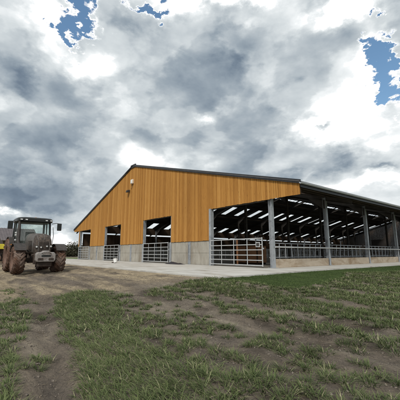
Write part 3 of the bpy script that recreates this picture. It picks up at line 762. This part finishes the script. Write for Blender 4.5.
# ------------------------------------------------------------------ shed, trailer, trees, treeline
sx,sy,_=at(11,253,47); t=empty('shed',(sx,sy,-.3),math.atan2(-sy,-sx)+pi/2+R(12)); tag(t,'small dark shed with grey corrugated roof partly behind the tractor','shed')
mb=MB(); mb.box(-1.5,2.2,-2.5,2.5,0,2.7); mb.prism([(-2.5,2.7),(2.5,2.7),(0,4.15)],-1.5,2.2,'x'); mb.build('wall',M['shedwall'],t)
mb=MB()
for s in (-1,1):
    n=28; 
    for k in range(n):
        x0=-1.8+4.3*k/n; x1=-1.8+4.3*(k+1)/n; dz=.035*(k%2)
        mb.add([(x0,0,4.27+dz),(x1,0,4.27+.035-dz),(x1,s*2.85,2.62+.035-dz),(x0,s*2.85,2.62+dz),(x0,0,4.22+dz),(x1,0,4.22+.035-dz),(x1,s*2.85,2.57+.035-dz),(x0,s*2.85,2.57+dz)],[(0,1,2,3),(7,6,5,4),(2,6,7,3),(0,4,5,1),(0,3,7,4),(1,5,6,2)])
mb.build('roof',M['fender'] if False else M['concrete_wall'] if False else mottled('shed_roof',(.09,.08,.085),(.14,.125,.13),2,.85),t)
mb=MB(); mb.box(-.2,1.6,-2.54,-2.503,0,2.2); d_=mb.build('door',M['oldwood'],t); mb=MB(); mb.box(1.4,1.45,-2.6,-2.541,1,1.2); mb.build('handle',M['galv'],d_)
sx,sy,_=at(-9.5,253,44); t=empty('farm_trailer',(sx,sy,-.3),math.atan2(-sy,-sx)+pi/2); tag(t,'yellow sided farm trailer just showing at the picture edge past the tractor','trailer')
mb=MB(); mb.prism([(-1.5,1.55),(1.5,1.55),(1.6,2.15),(-1.6,2.15)],-.8,.8,'y'); mb.build('body',M['yellow'],t,bevel=.04)
mb=MB(); mb.box(-1.5,1.4,-.4,.4,.95,1.54); mb.box(-3,-1.7,-.05,.05,.95,1.1); mb.build('frame',M['chassis'],t)
for s in (-1,1):
    for xx in (-.4,.6):
        mb=MB(); mb.lathe([(.12,s*.12),(.28,s*.1),(.30,-.12),(.45,-.14),(.5,-.1),(.5,.1),(.45,.14),(.30,.12)],22); o=mb.build('wheel',M['rubber'],t,smooth=True); o.location=(xx,s*.8,.5)

def crown(n,rx,rz_,size,seed,lobes=7):
    r=np.random.default_rng(seed); cs=[]
    for k in range(lobes):
        a=r.uniform(0,2*pi); q=r.uniform(0,.62); cs.append((cos(a)*q*rx,sin(a)*q*rx,rz_*r.uniform(.25,.95),r.uniform(.35,.6)))
    idx=r.integers(0,lobes,n); C=np.array(cs)[idx]
    d=r.normal(size=(n,3)); d/=np.linalg.norm(d,axis=1)[:,None]; q=r.uniform(.45,1.05,n)[:,None]
    Pp=C[:,:3]+d*q*C[:,3:4]*np.array((rx,rx,rz_*.62)); Pp[:,2]=np.maximum(Pp[:,2],.1*r.random(n))
    u=r.normal(size=(n,3)); u/=np.linalg.norm(u,axis=1)[:,None]; w=np.cross(u,r.normal(size=(n,3))); w/=np.linalg.norm(w,axis=1)[:,None]
    s=size*r.uniform(.6,1.4,n)[:,None]; V=np.stack([Pp-u*s,Pp+w*s*.55,Pp+u*s,Pp-w*s*.55],1).reshape(-1,3)
    F=np.arange(4*n).reshape(n,4); tint=np.clip(r.normal(.5,.2,n)+(idx/lobes-.5)*.35,0,1)
    return V,F,tint
def tree(x,y,z,h,w,seed,label,group,name='bush'):
    t=empty(name,(x,y,z)); tag(t,label,name.replace('_',' '),group)
    V,F,ti=crown(1500,w/2,h*.8,.19,seed); V[:,2]=V[:,2]*1.08-h*.04; low=np.random.default_rng(seed).random(len(V)//4)<.3; lo=np.repeat(low,4); V[lo,2]*=.35
    npmesh('crown',V,F,M['leaf'],{'tint':('FACE','FLOAT',ti)},t)
    mb=MB(); r=random.Random(seed)
    mb.tube([(0,0,0),(r.uniform(-.1,.1),0,h*.3),(r.uniform(-.3,.3),r.uniform(-.2,.2),h*.75)],[.16,.11,.03],7)
    for k in range(4):
        a=r.uniform(0,6.3); mb.tube([(0,0,h*.22),(cos(a)*w*.15,sin(a)*w*.15,h*.42),(cos(a)*w*.3,sin(a)*w*.3,h*.62)],[.08,.05,.015],5)
    mb.build('trunk',M['bark'],t)
r=random.Random(5)
hp=[(-62,3.5),(-46,4.5),(-33,3.8),(-20,5.0),(-8,4.0),(4,3.6),(17,4.2),(29,3.4),(41,4.4),(52,3.7),(60,3.0),(65.5,2.9),(70.2,3.7),(74.8,4.1),(79.5,3.5),(86,3.2)]
for k,(px,h) in enumerate(hp):
    dd=88+r.uniform(-4,4); x,y,_=at(px,253,dd)
    vis=px>61 and px<78
    lab={65.5:'low olive bush at the tractor end of the hedge seen beside the barn',70.2:'rounded dark bush in the middle of the hedge beside the barn',74.8:'tallest dark bush of the hedge beside the barn',79.5:'dark bush disappearing behind the left corner of the barn'}.get(px,'dark olive hedge bush standing far behind the tractor')
    tree(x,y,-.4,h*.98,h*1.55+2.0,100+k,lab,'bushes of the far hedge')
# far tree line, one mass
vs=[];fs=[];ts=[];off=0
for k in range(90):
    ang=-40+k*1.2; px=k*3.2-180; a=PSI+R(75)-R(k*1.65); dd=260+25*sin(k*1.7)
    x,y=-sin(a)*dd,cos(a)*dd
    V,F,ti=crown(260,8,5.2+1.6*sin(k*2.3),.9,900+k,5); V+=np.array((x,y,-.6)); vs.append(V); fs.append(F+off); off+=len(V); ts.append(ti)
o=npmesh('treeline',np.concatenate(vs),np.concatenate(fs),M['leaf'],{'tint':('FACE','FLOAT',np.concatenate(ts))}); tag(o,'dark far tree line along the flat horizon','treeline',kind='stuff')

# ------------------------------------------------------------------ GRASS
def blades(P,az,lean,Lh,wd,curv,tint,nseg=3):
    """P (n,3) base, returns ribbons"""
    n=len(P); dirx=np.cos(az);diry=np.sin(az); px_=-diry;py_=dirx
    V=np.zeros((n,(nseg+1)*2,3)); 
    for s in range(nseg+1):
        f=s/nseg; th=lean+curv*f*.5; r_=Lh*f*np.sin(th); z_=Lh*f*np.cos(lean+curv*f*.5)
        w=wd*(1-f**1.6*.92)*(.75+.5*min(f*3,1))/1.25
        cx=P[:,0]+dirx*r_; cy=P[:,1]+diry*r_; cz=P[:,2]+np.maximum(z_,.004)
        V[:,2*s,:]=np.stack([cx-px_*w/2,cy-py_*w/2,cz],-1); V[:,2*s+1,:]=np.stack([cx+px_*w/2,cy+py_*w/2,cz],-1)
    base=np.arange(n)[:,None]*(nseg+1)*2
    F=np.concatenate([np.stack([base[:,0]+2*s,base[:,0]+2*s+1,base[:,0]+2*s+3,base[:,0]+2*s+2],-1) for s in range(nseg)],0)
    T=np.tile(tint,nseg)
    return V.reshape(-1,3),F,T
BOUND=[(-400,292),(0,291),(22,288),(45,297),(60,297),(76,291.5),(108,291),(135,294),(150,290),(165,288),(188,281),(212,278),(236,279),(262,281.5),(292,283),(305,277),(325,273.5),(350,271.7),(400,268.8),(520,264),(620,262)]
bx=np.array([p[0] for p in BOUND]);by=np.array([p[1] for p in BOUND])
def bandA_mask(X,Y):
    yl,yr=track(X)
    top=1.80+(-1.87-X)*.185+np.clip(-4.2-X,0,9)*.08+.25*(fbm(X*1.1,Y*1.1,151)-.5)
    return (Y>=yr)&(Y<top)&(X>-11)
def density(X,Y,Z):
    px,py=project(X,Y,Z); lim=np.interp(px,bx,by)
    d=np.where(py>lim+1.5*(fbm(X*3,Y*3,101)-.5),1.,0.)
    yl,yr=track(X); A=bandA_mask(X,Y)
    clump=fbm(X*.9,Y*2.6,103,3); c2=fbm(X*1.9,Y*2.1,107,3)
    den=.92*sstep(.30,.44,c2)
    den=np.where(Y<yl,.85*sstep(.37,.47,c2),den)
    den=np.where((Y>=yl)&(Y<yr),.22*sstep(.45,.56,c2),den)
    near=(Y>=yr)&(Y<3.4)&~A
    den=np.where(near,.9*sstep(.34,.45,clump*.5+c2*.5),den)
    mid=(Y>=3.4); den=np.where(mid,1.0*sstep(.16,.30,clump*.6+c2*.4),den)
    w1=.30*(fbm(X*.6,X*0,111)-.5)*2
    sm=np.zeros_like(X)
    for y0,w,x0,a in ((3.70,.36,-8.4,1),(4.82,.22,-6.2,1),(5.85,.08,-6,.6),(6.7,.12,-7.5,.85),(7.6,.08,-7,.6),(8.7,.22,-8,1),(9.8,.09,-8,.6),(10.9,.18,-8,.9),(12.3,.12,-8,.7),(13.8,.22,-8,.9),(15.6,.25,-8,.8),(17.6,.3,-8,.8),(2.62,.10,-3.4,.8)):
        sm=np.maximum(sm,a*np.exp(-((Y-y0-w1)/w)**2)*(X>x0))
    den=den*(1-sm)+.10*sm*sstep(.45,.55,c2)
    den=np.where(A,1.,den)
    return d*np.where(lawnmask(X,Y),0,den), A
def field(n,rmin,rmax,seed):
    r=np.random.default_rng(seed)
    # uniform in area over an angular fan wider than the frame
    rad=np.sqrt(r.uniform(rmin**2,rmax**2,n)); ang=PSI+np.radians(r.uniform(-52,50,n))
    X=-np.sin(ang)*rad; Y=np.cos(ang)*rad; Z=height(X,Y); return X,Y,Z,r
Vs=[];Fs=[];Ts=[];off=0
def scatter(sp,rmin,rmax,nb,wscale,seed,nseg,mode):
    """clumps on a loose jittered grid; mode A = the close stand, B = separate tufts"""
    global off
    r=np.random.default_rng(seed)
    gx=np.arange(-34,14,sp*(1.0 if mode=='A' else 1.15)); gy=np.arange(-6,26,sp)
    X,Y=np.meshgrid(gx,gy); X=(X+r.uniform(-.42,.42,X.shape)*sp).ravel(); Y=(Y+r.uniform(-.36,.36,Y.shape)*sp).ravel()
    rad=np.hypot(X,Y); fa=np.degrees(np.arctan2(cos(PSI)*X+sin(PSI)*Y,-sin(PSI)*X+cos(PSI)*Y))
    k=(rad>=rmin)&(rad<rmax)&(np.abs(fa)<52); X=X[k];Y=Y[k]; Z=height(X,Y)
    d,bA=density(X,Y,Z); k=(r.random(len(X))<d)&(bA if mode=='A' else ~bA); X=X[k];Y=Y[k];Z=Z[k]; n=len(X)
    big=fbm(X*1.3,Y*1.3,121,3)
    size=(.55+1.05*big)*r.uniform(.7,1.4,n); size*=1-.16*((Y<5.2)&(X<-3.0))-.08*(Y<3.4)+.12*((Y>5)|(X>-3)&(Y>3.9))
    if mode=='B':
        k=(r.random(n)<np.where((Y>1.6)&(Y<5.2),.80,1.)); X=X[k];Y=Y[k];Z=Z[k];big=big[k];size=size[k];n=len(X)
    if mode=='A': size=(.75+.45*big)*r.uniform(.85,1.15,n)
    tuft=np.repeat(np.arange(n),nb); m=len(tuft); sz=size[tuft]
    keep=r.random(m)<np.clip(sz*1.1,.25,1); tuft=tuft[keep]; sz=sz[keep]; m=len(tuft)
    q=np.sqrt(r.random(m)); th=r.uniform(0,2*pi,m); R0=(.075 if mode=='A' else .070)*sz
    ox=np.cos(th)*q*R0*1.25; oy=np.sin(th)*q*R0
    P=np.stack([X[tuft]+ox,Y[tuft]+oy,Z[tuft]-.008],-1)
    az=th+r.normal(0,.55,m); wind=R(231)
    pw=.72 if mode=='A' else .30
    az=np.where(r.random(m)<pw,wind+r.normal(0,.42,m),az)
    lean=np.abs(r.normal(.22,.16,m))+q*.42; lean=np.where(r.random(m)<.08,lean+.5,lean)
    Lh=(.118 if mode=='A' else .106)*(.55+.45*np.minimum(sz,1.25))*r.uniform(.6,1.25,m)*(1.08-.25*q); wd=r.uniform(.0055,.0105,m)*wscale
    curv=r.uniform(.4,1.5,m)
    tint=np.clip(.34+.30*(fbm(X*.8,Y*.8,131,3)-.5)[tuft]*2+r.normal(0,.15,m)+.16*(r.random(n)-.5)[tuft],0,.84)
    dry=r.random(m)<.055; tint=np.where(dry,r.uniform(.95,1.2,m),tint)
    V,F,T=blades(P,az,lean,Lh,wd,curv,tint,nseg); Vs.append(V);Fs.append(F+off);Ts.append(T);off+=len(V)
    tipv.append(np.tile(np.repeat(np.arange(nseg+1)/nseg,2),m))
    return n
tipv=[]
for a in ((.105,1.4,4.6,34,1.0,1,4),(.115,4.6,12,22,1.7,2,3)): scatter(*a,'A')
for a in ((.145,1.4,4.6,72,1.0,5,4),(.145,4.6,9,46,1.6,6,3),(.155,9,18,30,2.5,7,2),(.26,18,34,20,4.5,8,2)): scatter(*a,'B')
o=npmesh('grass',np.concatenate(Vs),np.concatenate(Fs),M['grass'],{'tint':('FACE','FLOAT',np.concatenate(Ts)),'tip':('POINT','FLOAT',np.concatenate(tipv))}); tag(o,'tufts of young field grass sown in uneven rows','grass',kind='stuff')
# mown lawn strip blades
r=np.random.default_rng(44); n=150000; Y=7+ (r.random(n)**1.5)*32; X=r.uniform(-8.4,-4.5,n); k=lawnmask(X,Y)&(X>SLX1+.12); X=X[k];Y=Y[k]; n=len(X); Z=height(X,Y)
V,F,T=blades(np.stack([X,Y,Z-.003],-1),r.uniform(0,6.28,n),np.abs(r.normal(.3,.3,n)),r.uniform(.012,.03,n),r.uniform(.008,.016,n),r.uniform(.2,1.2,n),np.clip(r.normal(.45,.22,n)+1.1*(fbm(X*.8,Y*.8,171)-.5),0,1),2)
o=npmesh('lawn_grass',V,F,M['turf'],{'tint':('FACE','FLOAT',T)}); tag(o,'short dark green lawn strip beside the concrete','lawn grass',kind='stuff')
# straw on the yard
r=np.random.default_rng(45); n=15000; X=-8-r.random(n)**1.0*15; Y=r.uniform(-2,7.0,n); f=fbm(X*.35,Y*1.8,141,4); k=(r.random(n)<sstep(.42,.66,f)); X=X[k];Y=Y[k]; n=len(X); Z=height(X,Y)
V,F,T=blades(np.stack([X,Y,Z+.006],-1),r.uniform(0,6.28,n),r.uniform(1.35,1.52,n),r.uniform(.06,.2,n),r.uniform(.004,.010,n),r.uniform(0,.1,n),r.random(n),1)
o=npmesh('straw',V,F,M['straw'],{'tint':('FACE','FLOAT',T)}); tag(o,'loose straw trodden into the muddy yard','straw',kind='stuff')
# dead leaves and straw lying in the field soil
r=np.random.default_rng(46); n=5000; X,Y,Z,_=field(n,1.5,9,47)
V,F,T=blades(np.stack([X,Y,Z+.004],-1),r.uniform(0,6.28,n),r.uniform(1.3,1.52,n),r.uniform(.02,.09,n),r.uniform(.002,.005,n),r.uniform(0,.1,n),r.random(n),1)
o=npmesh('dead_stalks',V,F,M['straw'],{'tint':('FACE','FLOAT',T)}); tag(o,'dry stalks scattered on the field soil','dry stalks',kind='stuff')
# clods
ico=[(0,0,-1)]+[(cos(a),sin(a),-.35) for a in np.linspace(0,2*pi,6)[:5]]+[(cos(a+.6),sin(a+.6),.4) for a in np.linspace(0,2*pi,6)[:5]]+[(0,0,.95)]
ico=np.array(ico); If=[]
for k in range(5):
    a,b_=1+k,1+(k+1)%5; c_,d_=6+k,6+(k+1)%5; If+=[(0,b_,a),(a,b_,c_),(b_,d_,c_),(c_,d_,11)]
If=np.array(If)
n=26000; X,Y,Z,r=field(n,1.4,13,48); d,_=density(X,Y,Z); px,py=project(X,Y,Z); k=(r.random(n)<.8); X=X[k];Y=Y[k];Z=Z[k]; n=len(X)
ok=~lawnmask(X,Y)&~((X<SLX1)&(Y>SLY0-.1)); X=X[ok];Y=Y[ok];Z=Z[ok];n=len(X)
s=.003+.009*r.random(n)**4+.004*r.random(n); V=(ico[None]*(1+r.normal(0,.33,(n,12,3))))*s[:,None,None]*np.array((1.15,1.0,.8)); a=r.uniform(0,6.28,n)
V=np.stack([V[...,0]*np.cos(a)[:,None]-V[...,1]*np.sin(a)[:,None]+X[:,None],V[...,0]*np.sin(a)[:,None]+V[...,1]*np.cos(a)[:,None]+Y[:,None],V[...,2]+Z[:,None]+s[:,None]*.25],-1)
Fc=(If[None]+np.arange(n)[:,None,None]*12).reshape(-1,3)
o=npmesh('soil_clods',V.reshape(-1,3),Fc,M['clod'],smooth=False); tag(o,'crumbled soil clods over the bare earth','soil clods',kind='stuff')

# ------------------------------------------------------------------ WORLD
W=bpy.data.worlds.new('World'); S.world=W; W.use_nodes=True; nt=W.node_tree; nt.nodes.clear()
SUN_EL=R(46); SUN_AZ_VEC=np.array((.62,-.78))   # towards the sun, horizontally
sunrot=math.atan2(SUN_AZ_VEC[0],SUN_AZ_VEC[1])
out=N(nt,'ShaderNodeOutputWorld'); sky=N(nt,'ShaderNodeTexSky',sky_type='NISHITA'); sky.sun_disc=False; sky.sun_elevation=SUN_EL; sky.sun_rotation=sunrot; sky.air_density=1.2; sky.dust_density=.6; sky.ozone_density=2.5
bgs=N(nt,'ShaderNodeBackground'); bgs.inputs['Strength'].default_value=.115
L(nt,mix(nt,1.0,sky.outputs[0],(1.0,1.12,1.08),'MULTIPLY'),bgs.inputs[0])
tc=N(nt,'ShaderNodeTexCoord'); sep=N(nt,'ShaderNodeSeparateXYZ'); L(nt,tc.outputs['Generated'],sep.inputs[0])
# azimuth (0 = camera heading, + right) and elevation, in degrees
fx,fy=-sin(PSI),cos(PSI); rx_,ry_=cos(PSI),sin(PSI)
fw=math_(nt,'ADD',math_(nt,'MULTIPLY',sep.outputs[0],fx),math_(nt,'MULTIPLY',sep.outputs[1],fy))
rt_=math_(nt,'ADD',math_(nt,'MULTIPLY',sep.outputs[0],rx_),math_(nt,'MULTIPLY',sep.outputs[1],ry_))
AZ=math_(nt,'MULTIPLY',math_(nt,'ARCTAN2',rt_,fw),180/pi); EL=math_(nt,'MULTIPLY',math_(nt,'ARCSINE',sep.outputs[2]),180/pi)
cmb=N(nt,'ShaderNodeCombineXYZ'); L(nt,AZ,cmb.inputs[0]); L(nt,EL,cmb.inputs[1]); uv=cmb.outputs[0]
# noise space: direction stretched so clouds flatten to the horizon
mp=N(nt,'ShaderNodeMapping'); mp.inputs['Scale'].default_value=(1,1,1.7); L(nt,tc.outputs['Generated'],mp.inputs[0]); dv=mp.outputs[0]
def wn(scale,detail,rough,dist=0,off=(0,0,0),color=False):
    m2=N(nt,'ShaderNodeMapping'); m2.inputs['Location'].default_value=off; L(nt,dv,m2.inputs[0])
    n=N(nt,'ShaderNodeTexNoise'); n.inputs['Scale'].default_value=scale; n.inputs['Detail'].default_value=detail; n.inputs['Roughness'].default_value=rough; n.inputs['Distortion'].default_value=dist
    L(nt,m2.outputs[0],n.inputs['Vector']); return n.outputs['Color' if color else 0]
def warp(amt,scale,seed):
    nc=wn(scale,7,.62,0,(seed,seed*2,seed*.5),True)
    a=N(nt,'ShaderNodeVectorMath',operation='SUBTRACT'); L(nt,nc,a.inputs[0]); a.inputs[1].default_value=(.5,.5,.5)
    b_=N(nt,'ShaderNodeVectorMath',operation='SCALE'); L(nt,a.outputs[0],b_.inputs[0]); b_.inputs['Scale'].default_value=amt
    c_=N(nt,'ShaderNodeVectorMath',operation='ADD'); L(nt,uv,c_.inputs[0]); L(nt,b_.outputs[0],c_.inputs[1]); return c_.outputs[0]
uvw=warp(13,4.0,3.1); uvh=warp(22,7.5,7.7)
def azel(px,py):
    d=ray(px,py); a=math.atan2(d[0]*rx_+d[1]*ry_,d[0]*fx+d[1]*fy); e=math.atan2(d[2],math.hypot(d[0],d[1])); return math.degrees(a),math.degrees(e)
def blob(src,px,py,rpx,rpy,amp):
    a,e=azel(px,py); a1,_=azel(px+rpx,py); a0,_=azel(px-rpx,py); _,e1=azel(px,py-rpy); _,e0=azel(px,py+rpy)
    ra=(a1-a0)/2; re=(e1-e0)/2
    s_=N(nt,'ShaderNodeVectorMath',operation='SUBTRACT'); L(nt,src,s_.inputs[0]); s_.inputs[1].default_value=(a,e,0)
    m_=N(nt,'ShaderNodeVectorMath',operation='MULTIPLY'); L(nt,s_.outputs[0],m_.inputs[0]); m_.inputs[1].default_value=(1/ra,1/re,0)
    l_=N(nt,'ShaderNodeVectorMath',operation='DOT_PRODUCT'); L(nt,m_.outputs[0],l_.inputs[0]); L(nt,m_.outputs[0],l_.inputs[1])
    g_=math_(nt,'EXPONENT',math_(nt,'MULTIPLY',l_.outputs['Value'],-1.0))
    return math_(nt,'MULTIPLY',g_,amp)
def total(lst,base):
    acc=base
    for x in lst: acc=math_(nt,'ADD',acc,x)
    return acc
BL=[ # brightness patches: (px,py,rx,ry,amp)
 (47,50,17,38,.36),(40,8,14,16,.3),(78,70,24,10,.34),(100,58,14,7,.3),(8,30,26,34,.02),(15,140,20,10,.02),
 (14,90,34,18,-.30),(60,112,26,10,.12),(0,75,20,24,-.06),(48,95,10,10,.05),
 (120,38,24,20,-.02),(150,35,30,22,-.10),(240,52,30,22,-.36),(205,62,18,16,.12),(170,70,22,14,.06),(265,22,14,26,-.10),(280,60,20,20,-.06),(218,4,46,11,.8),(250,24,20,6,.15),(180,16,10,6,.2),
 (352,6,40,13,.85),(374,60,8,30,.55),(366,78,10,12,.4),(338,40,24,14,-.14),(318,62,22,18,-.12),(345,104,24,11,.55),(325,116,34,8,.5),(300,126,20,9,.35),(375,120,34,11,.5),(396,150,30,14,.35),(335,140,18,10,.4),
 (317,122,9,4,-.6),(295,152,26,12,-.20),(262,146,22,14,-.04),(235,110,26,16,.08),(350,162,44,8,-.33),(330,152,20,10,-.12),(385,174,14,4,-.35),(290,176,30,6,-.16),(372,186,40,8,.30),(345,192,20,7,.2),
 (158,112,22,18,.12),(201,124,8,6,.4),(150,152,22,8,.14),(160,166,36,9,.2),(205,150,20,16,.08),(120,90,20,16,.06),(90,112,26,12,.05),
 (25,150,50,12,-.10),(30,188,75,12,-.28),(60,207,60,8,-.30),(28,157,10,7,.18),(100,165,30,10,-.06),(60,172,22,7,-.1),
 (10,213,22,4,.5),(60,240,22,11,.75),(20,228,40,5,-.1),(5,245,30,8,.3),(60,226,20,3,.2),(0,178,10,6,.2),(240,160,40,8,-.04)]
B=total([blob(uvw,b_[0],b_[1],b_[2],b_[3],b_[4]*1.12) for b_ in BL],.0)
nlow=wn(2.6,5,.5,.2,(1.3,4,2)); nhi=wn(7,8,.55,.2,(5,2,9))
B=math_(nt,'ADD',B,math_(nt,'MULTIPLY',math_(nt,'SUBTRACT',nlow,.5),.3)); B=math_(nt,'ADD',B,math_(nt,'MULTIPLY',math_(nt,'SUBTRACT',nhi,.5),.22))
# relief on the billows: density here against density a step towards the light above
ea=wn(5.0,6,.55,.25,(4.2,1.1,6.3)); eb=wn(5.0,6,.55,.25,(4.2,1.1,6.3+.085))
B=math_(nt,'ADD',B,math_(nt,'MULTIPLY',math_(nt,'SUBTRACT',ea,eb),.5))
ec=wn(11.0,6,.55,.2,(2.2,3.1,1.3)); ed_=wn(11.0,6,.55,.2,(2.2,3.1,1.3+.07))
B=math_(nt,'ADD',B,math_(nt,'MULTIPLY',math_(nt,'SUBTRACT',ec,ed_),.28))
# overlapping cloud bodies with their own edges
for sc_,of_,w_,lo,hi,am in ((2.7,(9.1,2.2,5.5),.15,.485,.54,.15),(5.2,(1.7,8.2,3.3),.15,.49,.545,.10)):
    q_=wn(sc_,8,.5,w_,of_); mr=N(nt,'ShaderNodeMapRange',interpolation_type='SMOOTHSTEP'); L(nt,q_,mr.inputs[0]); mr.inputs[1].default_value=lo; mr.inputs[2].default_value=hi; mr.inputs[3].default_value=am*.6; mr.inputs[4].default_value=-am*.6
    rim=N(nt,'ShaderNodeMapRange',interpolation_type='SMOOTHSTEP'); L(nt,q_,rim.inputs[0]); rim.inputs[1].default_value=hi+.09; rim.inputs[2].default_value=hi-.02; rim.inputs[3].default_value=0; rim.inputs[4].default_value=am*.5
    B=math_(nt,'ADD',B,math_(nt,'ADD',mr.outputs[0],rim.outputs[0]))
B=math_(nt,'ADD',B,.56)
HOLES=[(64,22,10,24,1.0),(60,40,5,9,.6),(84,10,20,9,.95),(78,26,10,8,.5),(112,0,22,6,.95),(156,4,14,8,.9),(170,12,6,5,.5),(330,-8,20,6,.3),(395,50,11,26,1.1),(378,30,9,7,.85),(380,52,8,4,.5),(388,92,9,12,1.0),(399,74,12,26,.7),(376,12,4,7,.6),(376,40,6,5,.6)]
H=total([blob(uvh,*b_) for b_ in HOLES],0.0)
nh=wn(8.5,10,.60,.5,(2,7,1))
D=math_(nt,'SUBTRACT',.52,H); D=math_(nt,'ADD',D,math_(nt,'MULTIPLY',math_(nt,'SUBTRACT',nh,.5),1.1))
mask=N(nt,'ShaderNodeMapRange',interpolation_type='SMOOTHSTEP'); L(nt,D,mask.inputs[0]); mask.inputs[1].default_value=-.06; mask.inputs[2].default_value=.2
edge=N(nt,'ShaderNodeMapRange',interpolation_type='SMOOTHSTEP'); L(nt,D,edge.inputs[0]); edge.inputs[1].default_value=.42; edge.inputs[2].default_value=.05; edge.inputs[3].default_value=0; edge.inputs[4].default_value=.38
B=math_(nt,'ADD',B,edge.outputs[0])
cc=ramp(nt,B,[(0.0,(.095,.128,.18)),(.22,(.165,.215,.275)),(.42,(.30,.355,.405)),(.58,(.44,.49,.525)),(.76,(.61,.655,.675)),(.92,(.82,.85,.86)),(1.08/1.1,(1.0,1.0,1.0))])
bgc=N(nt,'ShaderNodeBackground'); L(nt,cc,bgc.inputs[0]); bgc.inputs['Strength'].default_value=.9
ms=N(nt,'ShaderNodeMixShader'); L(nt,mask.outputs[0],ms.inputs[0]); L(nt,bgs.outputs[0],ms.inputs[1]); L(nt,bgc.outputs[0],ms.inputs[2]); L(nt,ms.outputs[0],out.inputs[0])
W.cycles.sampling_method='MANUAL'; W.cycles.sample_map_resolution=512
sl=bpy.data.lights.new('sun','SUN'); sl.energy=2.3; sl.angle=R(12); sl.color=(1,.95,.87)
so=bpy.data.objects.new('sun',sl); col.objects.link(so)
d=np.array((SUN_AZ_VEC[0]*cos(SUN_EL),SUN_AZ_VEC[1]*cos(SUN_EL),sin(SUN_EL))); d/=np.linalg.norm(d)
from mathutils import Vector
so.rotation_euler=Vector(tuple(d)).to_track_quat('Z','Y').to_euler(); so.location=(5,-5,20)
S.view_settings.view_transform='Standard'; S.view_settings.look='None'; S.view_settings.gamma=1; S.view_settings.exposure=.3
S.cycles.max_bounces=6; S.cycles.transparent_max_bounces=12
